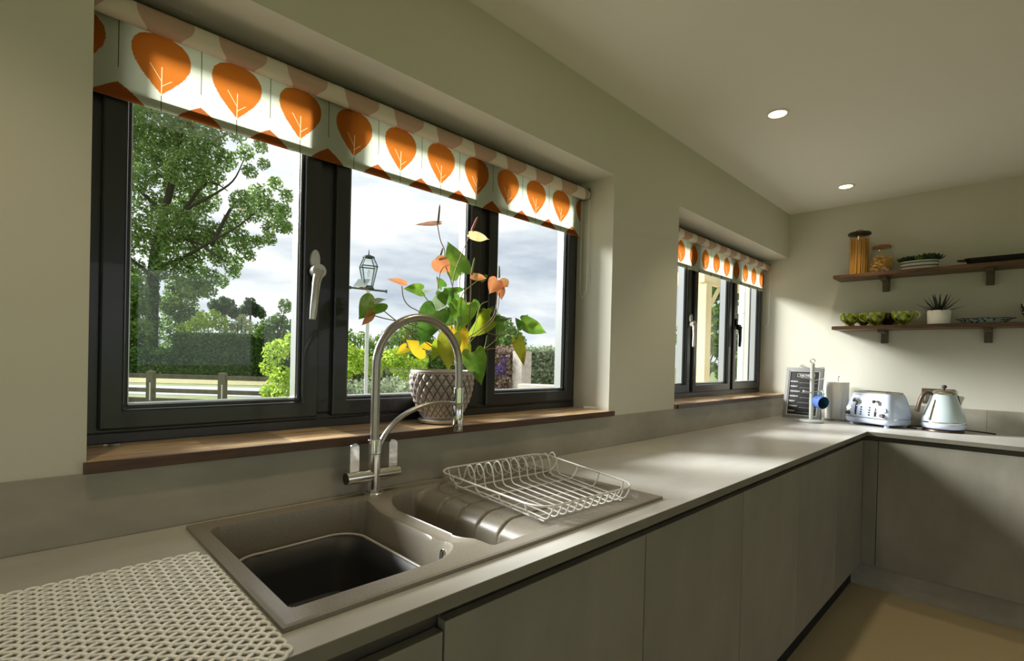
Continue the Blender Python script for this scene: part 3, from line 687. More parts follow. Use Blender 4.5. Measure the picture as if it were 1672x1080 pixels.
G6 = plantmat('leaf_underside', rgb(142, 164, 122), rgb(168, 186, 148), .5, tl=.25)
FL1 = plantmat('spathe_salmon', rgb(216, 132, 88), rgb(196, 150, 96), .45)
FL2 = plantmat('spathe_cream', rgb(224, 206, 150), rgb(196, 178, 110), .4)
FL3 = plantmat('spathe_brown', rgb(160, 120, 100), rgb(120, 98, 74), .5)
SPG = mat('spadix_green', rgb(122, 118, 92), .6, bump=(500, .6)); SPP = mat('spadix_pink', rgb(190, 112, 104), .6, bump=(500, .6)); SPD = mat('spadix_olive', rgb(112, 122, 60), .6, bump=(500, .6))
STM = mat('stem_brown', rgb(128, 100, 66), .5); STG = mat('stem_green', rgb(140, 156, 74), .5)
HEART = [(0, 0), (-.10, .10), (-.20, .22), (-.22, .34), (-.12, .45), (.05, .50), (.25, .48), (.45, .40), (.65, .28), (.82, .14), (.93, .05), (1.02, 0)]
SPATH = [(0, 0), (-.08, .10), (-.10, .24), (.0, .38), (.15, .47), (.35, .50), (.55, .42), (.74, .28), (.88, .12), (.96, .03), (1.05, 0)]
def leaf(B, T, wpx, y, m, name='leaf', fold=.25, droop=.12, roll=0, dy=0, par=pl, shape=HEART):
    P0 = on('y', y, *B); P1 = on('y', y+dy, *T); ax = P1-P0; L = ax.length; ax.normalize()
    dep = (P0-CAM).dot(F_); W = 1.14*wpx*dep/FPX
    nn = (CAM-P0).normalized(); nn = (nn-ax*nn.dot(ax)).normalized(); nn = Matrix.Rotation(math.radians(roll), 3, ax) @ nn; sd_ = ax.cross(nn)
    mb = MB(); K = len(shape); cols = [-1, -.5, 0, .5, 1]; vs = []
    for (uu, hw) in shape:
        for c in cols:
            uc = max(uu, 0)*(1-abs(c)) + uu*abs(c) if uu < 0 else uu
            h = abs(c)*hw*2
            vs.append(P0 + ax*(uc*L) + sd_*(c*hw*W) + nn*(fold*abs(c)*hw*W - droop*L*uc*uc + .05*W*math.sin(c*2.2)*.3 - .03*L*(abs(c)**2)*math.sin(uu*9)))
    fs = [(i*5+j, i*5+j+1, (i+1)*5+j+1, (i+1)*5+j) for i in range(K-1) for j in range(4)]
    mb.add(vs, fs); o = mb.build(name, m, par, smooth=80); md = o.modifiers.new('s', 'SUBSURF'); md.levels = md.render_levels = 1
    return o
def stem(pts, y, m=STM, r=.0015, y0=None, name='stem'):
    n = len(pts); y0 = PY if y0 is None else y0
    P = [on('y', y+(y0-y)*(i/(n-1))**1.5, *p) for i, p in enumerate(pts)]
    return MB().tube(spline(P, 6), r, 7).build(name, m, pl, smooth=70)
def spadix(a, b, y, m, par, r=.0038):
    A, B_ = on('y', y, *a), on('y', y, *b); P = [A.lerp(B_, t) for t in (0, .1, .35, .7, .92, 1)]
    return MB().tube(P, [r*.8, r, r*.98, r*.85, r*.6, r*.15], 12).build('spadix', m, par, smooth=70)
LV = [  # base, tip, width px, plane y, material, roll, dy
 ((613, 496), (587, 517), 40, .06, G1, 25, -.02), ((612, 494), (631, 486), 14, .05, G6, -50, .0),
 ((687, 475), (661, 470), 21, .07, G1, 30, .0), ((689, 475), (711, 476), 9, .08, G6, 60, .0),
 ((752, 443), (729, 395), 38, .12, G1, -15, .02), ((752, 444), (762, 443), 12, .13, G6, 40, 0),
 ((722, 468), (714, 452), 15, .13, G2, 30, .0), ((747, 478), (726, 473), 21, .09, G2, -25, -.01),
 ((722, 478), (727, 499), 19, .06, G1, 10, -.01), ((733, 483), (737, 497), 12, .08, G2, 0, .01), ((722, 488), (694, 510), 22, .07, G6, -20, .01),
 ((712, 510), (685, 560), 44, .05, G2, 15, -.02), ((744, 517), (719, 532), 22, .10, G2, 10, .0), ((733, 503), (749, 526), 16, .03, G1, -35, -.01), ((738, 492), (746, 506), 16, .06, G1, 20, 0),
 ((762, 500), (744, 545), 34, .09, G1, 10, .0), ((798, 520), (764, 552), 30, .13, G3, -20, .0), ((771, 494), (784, 511), 20, .15, G1, 25, .0), ((786, 510), (803, 524), 17, .14, G3, 10, .01),
 ((810, 519), (838, 524), 13, .11, G2, 45, .0), ((817, 537), (812, 520), 14, .12, G1, 10, 0), ((856, 530), (897, 542), 27, .09, G1, -25, -.02), ((857, 530), (863, 512), 17, .11, G2, 20, .02), ((852, 534), (842, 520), 13, .10, G2, 0, 0),
 ((844, 557), (859, 599), 20, .07, G5, -25, -.01), ((845, 556), (847, 547), 8, .08, G2, 0, 0), ((774, 578), (785, 629), 36, .03, G1, 10, -.02),
 ((750, 544), (757, 585), 26, .06, G4, -10, -.01), ((735, 553), (730, 604), 36, .02, G5, 15, -.01), ((715, 562), (706, 590), 18, .05, G3, -20, 0),
 ((694, 572), (664, 558), 30, .10, G4, -25, .0), ((663, 568), (648, 577), 14, .09, G4, 10, .0), ((740, 546), (733, 530), 14, .09, G4, 0, 0),
 ((786, 456), (799, 449), 10, .15, G1, 20, 0), ((704, 577), (694, 574), 6, .07, G6, 0, 0), ((760, 560), (767, 583), 16, .12, G3, 20, 0), ((801, 508), (806, 499), 8, .14, G2, 0, 0)]
for (B, T, wpx, y, m, ro, dy) in LV: leaf(B, T, wpx, y, m, roll=ro, dy=dy)
FW = [  # spathe base, tip, width, y, material, roll ; spadix a, b, material ; stem
 ((718, 364), (681, 367), 7, .09, FL3, 0, (715, 365), (718, 334), SPG, [(714, 366), (719, 392), (726, 412), (720, 440), (715, 470), (716, 520), (730, 570), (735, 596)]),
 ((712, 423), (735, 446), 27, .08, FL1, 10, (717, 424), (723, 405), SPG, [(728, 436), (738, 465), (742, 500), (744, 550), (740, 597)]),
 ((766, 382), (801, 393), 14, .07, FL2, 10, (770, 377), (780, 354), SPP, [(766, 387), (754, 415), (741, 452), (738, 500), (738, 560), (736, 597)]),
 ((769, 451), (797, 455), 11, .06, FL1, 0, (770, 449), (775, 421), SPD, [(769, 455), (769, 480), (767, 510), (762, 550), (750, 596)]),
 ((812, 458), (800, 478), 24, .05, FL1, 0, (815, 454), (815, 434), SPG, [(812, 474), (810, 500), (803, 520), (780, 541), (755, 560), (742, 594)]),
 ((662, 463), (635, 455), 9, .10, FL1, 20, None, None, None, [(656, 467), (659, 487), (668, 500), (684, 509), (705, 525), (728, 560), (735, 596)]),
 ((608, 508), (593, 532), 15, .04, FL1, -30, None, None, None, [(606, 514), (626, 520), (650, 525), (676, 532), (705, 548), (728, 575), (737, 596)])]
for (B, T, wpx, y, m, ro, a, b, sm, st) in FW:
    o = leaf(B, T, wpx, y, m, 'spathe', roll=ro, fold=.35, shape=SPATH)
    if a: spadix(a, b, y-.004, sm, o)
    stem(st, y)
o = leaf((816, 458), (830, 470), 20, .05, FL1, 'spathe', roll=20, shape=SPATH); leaf((816, 468), (820, 490), 14, .06, FL1, 'spathe', roll=-15, shape=SPATH)
for st, y, m in [([(617, 500), (643, 521), (672, 543), (704, 566), (730, 585), (737, 597)], .05, STM), ([(687, 476), (699, 492), (712, 515), (727, 555), (735, 597)], .07, STG), ([(752, 444), (750, 470), (748, 520), (742, 597)], .12, STG),
    ([(843, 558), (822, 567), (795, 571), (770, 577), (750, 596)], .07, STM), ([(842, 536), (826, 546), (808, 547), (790, 541)], .10, STM), ([(817, 537), (812, 552), (795, 567), (770, 580), (752, 597)], .12, STG),
    ([(796, 492), (784, 500), (776, 530), (765, 560), (748, 597)], .12, STG), ([(786, 454), (770, 466), (757, 478), (748, 500), (742, 560), (738, 597)], .14, STG), ([(690, 570), (712, 578), (728, 588), (735, 597)], .08, STM),
    ([(795, 548), (792, 565), (784, 578), (760, 597)], .12, STG), ([(775, 578), (764, 588), (752, 598)], .05, STG), ([(757, 470), (762, 490), (756, 530), (748, 590)], .11, STM), ([(816, 478), (812, 506), (800, 530), (770, 556), (748, 590)], .06, STM)]:
    stem(st, y, m)

# small things on the sill
dv = on('z', 1.046, 970, 666)
rt = Matrix.Translation((dv.x, min(dv.y, .1), 1.0406)) @ Matrix.Rotation(math.radians(-58), 4, 'Z')
o = MB().box(-.045, .045, -.010, .010, 0, .010, rt).build('window_lock', M_white, bevel=.002); prop(o, 'small white plastic block lying on the sill by the bright window reveal', 'window lock')
k = on('z', 1.043, 190, 723); t = thing('key_ring', 'tiny silver ring of keys on the left end of the sill', 'keys', (k.x, k.y, 1.0403))
MB().tube([(k.x+.016*math.cos(a), k.y+.010*math.sin(a), 1.0415) for a in [2*PI*i/20 for i in range(20)]], .0009, 6, closed=True).build('ring', M_chrome, t)
MB().box(k.x-.022, k.x-.004, k.y-.002, k.y+.003, 1.0404, 1.0424).build('key', M_chrome, t)

# ------------------------------------------------------------------ end wall: shelves and what stands on them
ZSH1, ZSH2, XSF = 1.845, 1.511, XE-.195
def shelf(zt, label):
    t = thing('wall_shelf', label, 'shelf', (XE, -1.2, zt-.022), 'wooden wall shelves')
    MB().box(XSF, XE-.0005, -2.35, -.331, zt-.022, zt).build('board', M_shelf, t, bevel=.0015)
    for y in (-.59, -1.08, -2.05):
        b = MB(); b.prism([(XE-.001, zt-.0225), (XE-.150, zt-.0225), (XE-.150, zt-.040), (XE-.030, zt-.045), (XE-.030, zt-.105), (XE-.001, zt-.105)], lambda a, c: (a, y-.018, c), lambda a, c: (a, y+.018, c)); b.build('bracket', M_brk, t, bevel=.001)
shelf(ZSH1, 'upper dark wooden wall shelf carrying the pasta jars and black tray'); shelf(ZSH2, 'lower dark wooden wall shelf carrying the green cups')
M_jar = glass_sheet('jar_glass', (.95, .96, .94, 1), .2)
def yat(x, px, py=480): return on('x', x, px, py).y
# tall spaghetti jar
jx, jy, z0 = 3.875, yat(3.875, 1402, 440), ZSH1+.0003
t = thing('spaghetti_jar', 'tall glass jar of spaghetti with a dark lid and ring knob', 'jar', (jx, jy, z0))
MB().lathe([(.0001, 0), (.052, 0), (.056, .004), (.056, .252), (.053, .256)], (jx, jy, z0), 40).build('glass_body', M_jar, t, smooth=40)
m = MB()
for k in range(170):
    a = random.random()*2*PI; r = .050*math.sqrt(random.random()) if k > 60 else .0495; x, y = jx+r*math.cos(a), jy+r*math.sin(a); q = .0025
    m.tube([(x, y, z0+.006), (x+random.uniform(-q, q), y+random.uniform(-q, q), z0+.235+random.uniform(-.006, .008))], .0021, 5, caps=True)
o = m.build('spaghetti', mat('dry_pasta', rgb(206, 152, 66), .5), t, smooth=60); o['kind'] = 'stuff'
M_lid = mat('dark_lid', rgb(48, 30, 20), .35)
MB().lathe([(.0001, .258), (.058, .258), (.064, .262), (.065, .270), (.060, .276), (.030, .279), (.0001, .279)], (jx, jy, z0), 40).build('lid', M_lid, t, smooth=40)
MB().tube([(jx, jy+.020*math.cos(a), z0+.286+.009*math.sin(a)) for a in [2*PI*k/20 for k in range(20)]], .0028, 7, closed=True).build('knob', mat('brass_knob', rgb(150, 136, 96), .3, metal=.6), t, smooth=60)
# clip-top jar of pasta nests
jx, jy = 3.87, yat(3.87, 1439, 440)
t = thing('clip_top_jar', 'clip-top glass jar of short pasta with an orange-brown lid', 'jar', (jx, jy, z0))
MB().lathe([(.0001, 0), (.052, 0), (.062, .006), (.066, .05), (.064, .105), (.054, .138), (.048, .150), (.048, .158)], (jx, jy, z0), 40).build('glass_body', M_jar, t, smooth=50)
m = MB()
for k in range(230):
    a = random.random()*2*PI; z = .012+.10*random.random()**1.1; r = .056*math.sqrt(random.random()) if z < .095 else .035*random.random()
    c = Vector((jx+r*math.cos(a), jy+r*math.sin(a), z0+z)); d1 = Vector((random.gauss(0, 1), random.gauss(0, 1), random.gauss(0, .5))).normalized(); d2 = d1.orthogonal().normalized(); rr0 = random.uniform(.006, .010)
    m.tube([c+d1*rr0*math.cos(q)+d2*rr0*math.sin(q) for q in [PI*1.3*i/5 for i in range(6)]], .0020, 4)
o = m.build('pasta_shapes', mat('dry_pasta_shapes', rgb(222, 178, 92), .5), t, smooth=60); o['kind'] = 'stuff'
MB().lathe([(.0001, .1745), (.044, .1745), (.050, .171), (.0515, .163), (.0515, .159), (.0001, .159)], (jx, jy, z0), 36).build('lid', mat('amber_lid', rgb(150, 92, 48), .3), t, smooth=40)
m = MB(); m.tube([(jx+.052*math.cos(a), jy+.052*math.sin(a), z0+.152) for a in [2*PI*k/28 for k in range(28)]], .0012, 6, closed=True)
m.tube([(jx, jy-.052, z0+.150), (jx, jy-.062, z0+.162), (jx, jy-.060, z0+.170), (jx, jy-.052, z0+.168)], .0012, 6); m.tube([(jx, jy-.060, z0+.166), (jx, jy-.066, z0+.150), (jx, jy-.064, z0+.135)], .0012, 6); m.tube([(jx, jy+.052, z0+.150), (jx, jy+.060, z0+.160), (jx, jy+.052, z0+.168)], .0012, 6)
m.build('wire_clip', M_steel, t)
# succulents in a striped trough
cx, cy = 3.865, yat(3.865, 1501, 430); hw = .093
t = thing('succulent_trough', 'oval striped trough planted with dark succulents on the upper shelf', 'plant trough', (cx, cy, z0))
mst = bpy.data.materials.new('woven_stripe'); mst.use_nodes = True; tr_ = mst.node_tree; b = tr_.nodes['Principled BSDF']; b.inputs['Roughness'].default_value = .8
g = N(tr_, 'ShaderNodeTexCoord'); wv = N(tr_, 'ShaderNodeTexWave', Scale=15.0, bands_direction='Z', Distortion=0.0); ck = N(tr_, 'ShaderNodeTexWave', Scale=46.0, bands_direction='Y'); rp = N(tr_, 'ShaderNodeValToRGB'); rp.color_ramp.elements[0].position = .35; rp.color_ramp.elements[1].position = .42
rp.color_ramp.elements[0].color = rgb(70, 70, 72); rp.color_ramp.elements[1].color = rgb(205, 202, 198); mxm = N(tr_, 'ShaderNodeMath', operation='MULTIPLY_ADD'); mxm.inputs[1].default_value = .25
tr_.links.new(g.outputs['Object'], wv.inputs[0]); tr_.links.new(g.outputs['Object'], ck.inputs[0]); tr_.links.new(ck.outputs['Fac'], mxm.inputs[0]); tr_.links.new(wv.outputs['Fac'], mxm.inputs[2]); tr_.links.new(mxm.outputs[0], rp.inputs[0]); tr_.links.new(rp.outputs[0], b.inputs['Base Color'])
MB().lathe([(.0001, 0), (.044, 0), (.046, .002), (.048, .052), (.045, .054), (.043, .045), (.0001, .045)], (cx, cy, z0), 44, sx=1, sy=hw/.048).build('trough', mst, t, smooth=40)
M_succ = mat('succulent_green', rgb(46, 66, 34), .5, objrand=.3); M_succ2 = mat('succulent_light', rgb(104, 132, 60), .5)
def rosette(c, R, n, par, m, up=.6, wd=.26, name='succulent'):
    mb = MB()
    for k in range(n):
        a = k*2.39996; f = (k+.5)/n; el = math.radians(82-up*80*f); L = R*(.6+.4*f); d = Vector((math.cos(a)*math.cos(el), math.sin(a)*math.cos(el), math.sin(el))); sd_ = Vector((-math.sin(a), math.cos(a), 0)); nn = sd_.cross(d); W = R*wd
        c0 = Vector(c)+Vector((math.cos(a), math.sin(a), 0))*R*.08
        vs = [c0-sd_*W*.3, c0+sd_*W*.3, c0+d*L*.5+sd_*W*.5, c0+d*L-nn*L*.05, c0+d*L*.5-sd_*W*.5, c0+d*L*.45+nn*W*.35, c0+d*L*.45-nn*W*.3]
        mb.add(vs, [(0, 1, 5), (1, 2, 5), (2, 3, 5), (3, 4, 5), (4, 0, 5), (1, 0, 6), (2, 1, 6), (3, 2, 6), (4, 3, 6), (0, 4, 6)])
    return mb.build(name, m, par, smooth=40)
for k, (dy, dx, R, m_) in enumerate([(.078, 0, .030, M_succ), (.050, -.01, .034, M_succ), (.022, .01, .036, M_succ), (-.002, -.012, .030, M_succ2), (-.030, 0, .042, M_succ), (-.060, -.01, .038, M_succ), (-.082, .005, .032, M_succ), (.04, .018, .03, M_succ), (-.045, .018, .036, M_succ)]):
    rosette((cx+dx, cy+dy, z0+.052), R*1.6, 26, t, m_, .72, .26)
# long black tray
y1, y2 = yat(3.86, 1562, 425), -1.36
t = thing('serving_tray', 'long black tray with flared handles lying on the upper shelf', 'tray', (3.87, (y1+y2)/2, z0))
ym, yl = (y1+y2)/2, (y1-y2)/2
rows = []
for hx, hy, z in ((.058, yl-.055, .0), (.062, yl-.05, .002), (.070, yl-.038, .030), (.074, yl-.034, .033), (.070, yl-.038, .031), (.060, yl-.052, .006)):
    rows.append([(x, y, z0+z) for x, y in rr_outline(3.872, ym, hx, hy, .03, 6)])
n = len(rows[0]); m = MB(); m.add([p for r in rows for p in r], [(i*n+k, i*n+(k+1) % n, (i+1)*n+(k+1) % n, (i+1)*n+k) for i in range(len(rows)-1) for k in range(n)] + [tuple(range(n)), tuple((len(rows)-1)*n+k for k in range(n))]); m.build('tray_body', M_blk, t, smooth=40)
for s in (1, -1):
    m = MB(); m.prism([(-.030, 0), (-.022, .030), (0, .036), (.022, .030), (.030, 0)], lambda a, b: (3.872+a, ym+s*(yl-.036+b), z0+.026+b*.12), lambda a, b: (3.872+a, ym+s*(yl-.036+b), z0+.033+b*.12)); m.build('handle', M_blk, t, bevel=.002)
# green cups
z0 = ZSH2+.0003
mcup = bpy.data.materials.new('mottled_green_glaze'); mcup.use_nodes = True; tr_ = mcup.node_tree; b = tr_.nodes['Principled BSDF']; b.inputs['Roughness'].default_value = .18; b.inputs['Coat Weight'].default_value = .4
g = N(tr_, 'ShaderNodeTexCoord'); nz = N(tr_, 'ShaderNodeTexNoise', Scale=26.0, Detail=3.0); rp = N(tr_, 'ShaderNodeValToRGB'); rp.color_ramp.elements[0].color = rgb(58, 52, 28); rp.color_ramp.elements[0].position = .38; rp.color_ramp.elements[1].color = rgb(150, 168, 40); rp.color_ramp.elements[1].position = .52; e_ = rp.color_ramp.elements.new(.66); e_.color = rgb(190, 190, 120)
tr_.links.new(g.outputs['Object'], nz.inputs[0]); tr_.links.new(nz.outputs['Fac'], rp.inputs[0]); tr_.links.new(rp.outputs[0], b.inputs['Base Color'])
M_cupin = mat('cup_handle_green', rgb(168, 182, 96), .2, coat=.4); M_cupdk = mat('cup_dark_inside', rgb(70, 40, 28), .25)
def cup(x, y, z, ang, mat_, label, R=.058, H=.083, name='cup', group='green cups on the lower shelf', hm=None):
    t = thing(name, label, 'cup', (x, y, z), group)
    prof = [(.0001, .004), (.026, .001), (.030, 0), (.031, .003), (.024, .012), (.026, .016), (.042, .028), (.053, .045), (.0575, .065), (.058, .083), (.0555, .0835), (.054, .065), (.049, .047), (.036, .030), (.0001, .022)]
    MB().lathe([(r*R/.058, q*H/.083) for r, q in prof], (x, y, z), 40).build('bowl', mat_, t, smooth=50)
    c, s_ = math.cos(ang), math.sin(ang)
    pts = spline([(.052, 0, .070), (.066, 0, .078), (.080, 0, .070), (.082, 0, .054), (.070, 0, .036), (.046, 0, .028)], 5)
    MB().tube([(x+(p.x*c)*R/.058, y+(p.x*s_)*R/.058, z+p.z*H/.083) for p in pts], .0040, 9).build('handle', hm or M_cupin, t, smooth=60)
cup(3.850, yat(3.850, 1388, 520), z0, math.radians(150), mcup, 'leftmost green glazed cup on the lower shelf, handle towards the room', .056)
cup(3.848, yat(3.848, 1428, 520), z0, math.radians(98), mcup, 'middle green glazed cup in the front row, handle pointing left', .058)
cup(3.846, yat(3.846, 1474, 520), z0, math.radians(-95), mcup, 'rightmost green glazed cup of the front row, handle pointing right', .058)
cup(3.935, yat(3.935, 1410, 520), z0, math.radians(-20), mcup, 'dark green cup half hidden behind the two left-hand cups', .046)
cup(3.935, yat(3.935, 1450, 520), z0, math.radians(-20), mat('dark_brown_glaze', rgb(70, 40, 32), .25), 'dark brown cup hidden between and behind the middle and right cups', .046)
# small agave in a white pot
px_, py_ = 3.86, yat(3.86, 1533, 520)
t = thing('potted_agave', 'small spiky plant in a plain white cylinder pot on the lower shelf', 'potted plant', (px_, py_, z0))
MB().lathe([(.0001, 0), (.050, 0), (.053, .003), (.056, .080), (.055, .082), (.051, .080), (.050, .070), (.0001, .070)], (px_, py_, z0), 40).build('pot', M_white, t, smooth=40)
MB().lathe([(.0505, .0705), (.03, .074), (.0001, .073)], (px_, py_, z0), 20).build('soil', MATS['potting_soil'], t)
M_agv = mat('agave_green', rgb(40, 52, 38), .5)
for k in range(26):
    a = k*2.39996; f = (k+.5)/26; el = math.radians(80-74*f); L = .105+.02*math.sin(k*3.1); d = Vector((math.cos(a)*math.cos(el), math.sin(a)*math.cos(el), math.sin(el))); c0 = Vector((px_, py_, z0+.074)) + Vector((math.cos(a), math.sin(a), 0))*.006
    MB().tube([c0, c0+d*L*.35, c0+d*L*.75+Vector((0, 0, .004)), c0+d*L+Vector((0, 0, .010))], [.0065, .0065, .0035, .0003], 5, flat=.4).build('leaf', M_agv, t, smooth=60)
# patterned dish
dx_, dy_ = 3.868, yat(3.868, 1608, 524)
mds = bpy.data.materials.new('blue_pattern_china'); mds.use_nodes = True; tr_ = mds.node_tree; b = tr_.nodes['Principled BSDF']; b.inputs['Roughness'].default_value = .2
g = N(tr_, 'ShaderNodeTexCoord'); nz = N(tr_, 'ShaderNodeTexVoronoi', Scale=55.0); rp = N(tr_, 'ShaderNodeValToRGB'); rp.color_ramp.elements[0].color = rgb(60, 84, 104); rp.color_ramp.elements[0].position = .3; rp.color_ramp.elements[1].color = rgb(186, 198, 196); rp.color_ramp.elements[1].position = .45
tr_.links.new(g.outputs['Object'], nz.inputs[0]); tr_.links.new(nz.outputs['Distance'], rp.inputs[0]); tr_.links.new(rp.outputs[0], b.inputs['Base Color'])
t = thing('oval_dish', 'shallow oval dish with blue-grey pattern and dark scalloped rim', 'dish', (dx_, dy_, z0))
def dish_ring(hx, hy, z, w): return [(dx_+(hx+w*math.cos(8*a)*.5)*math.cos(a), dy_+(hy+w*math.cos(8*a))*math.sin(a), z0+z+w*.3*math.cos(8*a)) for a in [2*PI*k/64 for k in range(64)]]
rows = [dish_ring(*q) for q in ((.042, .080, 0, 0), (.050, .090, .004, .001), (.060, .106, .020, .003), (.070, .122, .026, .004), (.068, .120, .0275, .004), (.056, .102, .020, .003), (.040, .080, .008, 0))]
n = 64; m = MB(); m.add([p for r in rows for p in r], [(i*n+k, i*n+(k+1) % n, (i+1)*n+(k+1) % n, (i+1)*n+k) for i in range(len(rows)-1) for k in range(n)] + [tuple(range(n)), tuple((len(rows)-1)*n+k for k in range(n))]); m.build('dish_body', mds, t, smooth=50)
MB().tube(dish_ring(.070, .122, .0268, .004), .0018, 6, closed=True).build('dark_rim', mat('dark_rim_glaze', rgb(34, 36, 44), .3), t, smooth=60)
# patterned jug at the right edge
mj = bpy.data.materials.new('black_cream_pattern'); mj.use_nodes = True; tr_ = mj.node_tree; b = tr_.nodes['Principled BSDF']; b.inputs['Roughness'].default_value = .25
g = N(tr_, 'ShaderNodeTexCoord'); nz = N(tr_, 'ShaderNodeTexVoronoi', Scale=70.0); rp = N(tr_, 'ShaderNodeValToRGB'); rp.color_ramp.interpolation = 'CONSTANT'; rp.color_ramp.elements[0].color = rgb(210, 200, 176); rp.color_ramp.elements[1].color = rgb(30, 26, 22); rp.color_ramp.elements[1].position = .42
tr_.links.new(g.outputs['Object'], nz.inputs[0]); tr_.links.new(nz.outputs['Distance'], rp.inputs[0]); tr_.links.new(rp.outputs[0], b.inputs['Base Color'])
cup(3.86, yat(3.86, 1664, 510)-.058, z0, math.radians(-100), mj, 'black and cream patterned cup cut off by the right edge of the picture', .056, .1, 'patterned_cup', None, mj)

# ------------------------------------------------------------------ end counter
zc = ZCT+.0003
# weekly planner chalkboard, leaning back
B0 = Vector((3.72, -.070, zc)); B1 = Vector((3.70, -.302, zc)); bw = (B1-B0).length; bx = (B1-B0).normalized(); bn = Vector((-bx.y, bx.x, 0))
bn = bn if bn.x < 0 else -bn
lean = math.radians(9); bu = (Vector((0, 0, 1))*math.cos(lean) - bn*math.sin(lean)); bo = bx.cross(bu).normalized(); bo = bo if bo.x < 0 else -bo; bh = .345
def BP(u, v, d=0): return B0 + bx*u + bu*v + bo*d + bu*.004
t = thing('planner_board', 'small grey-framed chalkboard weekly planner leaning in the corner of the worktop', 'chalkboard', tuple((B0+B1)/2))
M_bf = mat('grey_board_frame', rgb(142, 142, 142), .5, noise=(8, .1, (1, 1, 1))); M_bf2 = mat('pale_board_lip', rgb(214, 214, 212), .4); M_slate = mat('slate_black', rgb(26, 26, 27), .6)
def brd(u0, u1, v0, v1, d0, d1, m, name): MB().add([BP(u, v, d) for d in (d0, d1) for v in (v0, v1) for u in (u0, u1)], [(0, 1, 3, 2), (4, 6, 7, 5), (0, 4, 5, 1), (2, 3, 7, 6), (0, 2, 6, 4), (1, 5, 7, 3)]).build(name, m, t, bevel=.0008)
FWd = .021
for (a, b_, c, d) in ((0, bw, 0, FWd), (0, bw, bh-FWd, bh), (0, FWd, FWd, bh-FWd), (bw-FWd, bw, FWd, bh-FWd)): brd(a, b_, c, d, -.006, .008, M_bf, 'frame_rail')
q = FWd
for (a, b_, c, d) in ((q, bw-q, q, q+.006), (q, bw-q, bh-q-.006, bh-q), (q, q+.006, q+.006, bh-q-.006), (bw-q-.006, bw-q, q+.006, bh-q-.006)): brd(a, b_, c, d, -.004, .005, M_bf2, 'inner_lip')
brd(q+.006, bw-q-.006, q+.006, bh-q-.006, -.005, .001, M_slate, 'slate')
hp = [BP(bw*.42+.022*math.cos(a), bh-.002+.022*math.sin(a), -.002) for a in [PI*k/10 for k in range(11)]]
MB().tube(hp, .0018, 6).build('hanging_loop', M_steel, t)
lg = MB(); lg.tube([BP(bw-.02, bh*.62, -.008), Vector((B1.x+.085, B1.y+.015, zc+.002))], .004, 6); lg.build('back_leg', M_bf, t)
M_chalk = mat('chalk_white', rgb(226, 226, 222), .9)
def text(s_, u, v, size, d=.0014, par=None, bold=0, xs=1):
    c = bpy.data.curves.new('t', 'FONT'); c.body = s_; c.size = size; c.extrude = .0001; c.offset = bold; c.resolution_u = 3
    o = bpy.data.objects.new('t', c); COL.objects.link(o); bpy.context.view_layer.update()
    me = bpy.data.meshes.new_from_object(o.evaluated_get(bpy.context.evaluated_depsgraph_get())); bpy.data.objects.remove(o)
    off = wloc(par)
    for vv in me.vertices: p = BP(u+vv.co.x*xs, v+vv.co.y, d+vv.co.z) - off; vv.co = p
    me.materials.clear(); me.materials.append(M_chalk); o = bpy.data.objects.new('lettering', me); COL.objects.link(o); o.parent = par; return o
left = q+.012; top = bh-q-.012; rowh = .034
brd(left+.040, bw-left-.020, top-.030, top-.0285, .001, .0016, M_chalk, 'banner_line'); brd(left+.040, bw-left-.020, top-.0095, top-.008, .001, .0016, M_chalk, 'banner_line')
brd(left+.040, left+.0415, top-.030, top-.008, .001, .0016, M_chalk, 'banner_line'); brd(bw-left-.0215, bw-left-.020, top-.030, top-.008, .001, .0016, M_chalk, 'banner_line')
text('THIS WEEK', left+.052, top-.025, .016, par=t, bold=.0003, xs=.95)
for k, dname in enumerate(['MONDAY', 'TUESDAY', 'WEDNESDAY', 'THURSDAY', 'FRIDAY', 'SATURDAY', 'SUNDAY']):
    v = top-.066-rowh*k*.98; text(dname, left, v, .0125, par=t, bold=.0003, xs=.85)
    wd_ = .0085*len(dname)*.85; brd(left+wd_+.006, bw-left, v-.0045, v-.0035, .001, .0015, M_chalk, 'ruled_line')
for s_, u, v in (('Sho', .078, 2), ): text(s_, left+u, top-.066-rowh*.98*v+.001, .015, par=t)
# chalk stub beside the board
o = MB().tube([(3.66, -.165, zc+.0045), (3.63, -.215, zc+.0045)], .0044, 8).build('chalk_stick', M_chalk, smooth=60); prop(o, 'white chalk stick lying at the foot of the planner board', 'chalk')

# mug tree
M_tree = mat('painted_pale_grey', rgb(202, 206, 200), .45); mx_, my_ = 3.60, None
mc = on('z', ZCT, 1325, 683); mc = Vector((min(mc.x, 3.60), 0, 0)); mc.y = on('x', mc.x, 1325, 660).y; mz = zc
t = thing('mug_tree', 'pale wooden mug tree with ring top and short pegs in front of the planner board', 'mug tree', (mc.x, mc.y, mz))
MB().lathe([(.0001, 0), (.066, 0), (.070, .003), (.070, .012), (.066, .016), (.0001, .018)], (mc.x, mc.y, mz), 40).build('base', M_tree, t, smooth=40)
HT = .375
MB().cyl((mc.x, mc.y, mz+.017), .0125, HT-.017, 20).build('pole', M_tree, t, smooth=40, bevel=.002)
MB().tube([(mc.x, mc.y+.013*math.cos(a), mz+HT+.016+.013*math.sin(a)) for a in [2*PI*k/20 for k in range(20)]], .0024, 8, closed=True).build('ring_top', M_steel, t, smooth=60)
def peg(ang, z, L=.055, up=.010):
    d = Vector((math.cos(ang), math.sin(ang), 0)); a = Vector((mc.x, mc.y, mz+z)) + d*.011
    MB().tube([a, a+d*L*.5+Vector((0, 0, up*.5)), a+d*L+Vector((0, 0, up))], [.0036, .0036, .0045], 8).build('peg', M_tree, t, smooth=60)
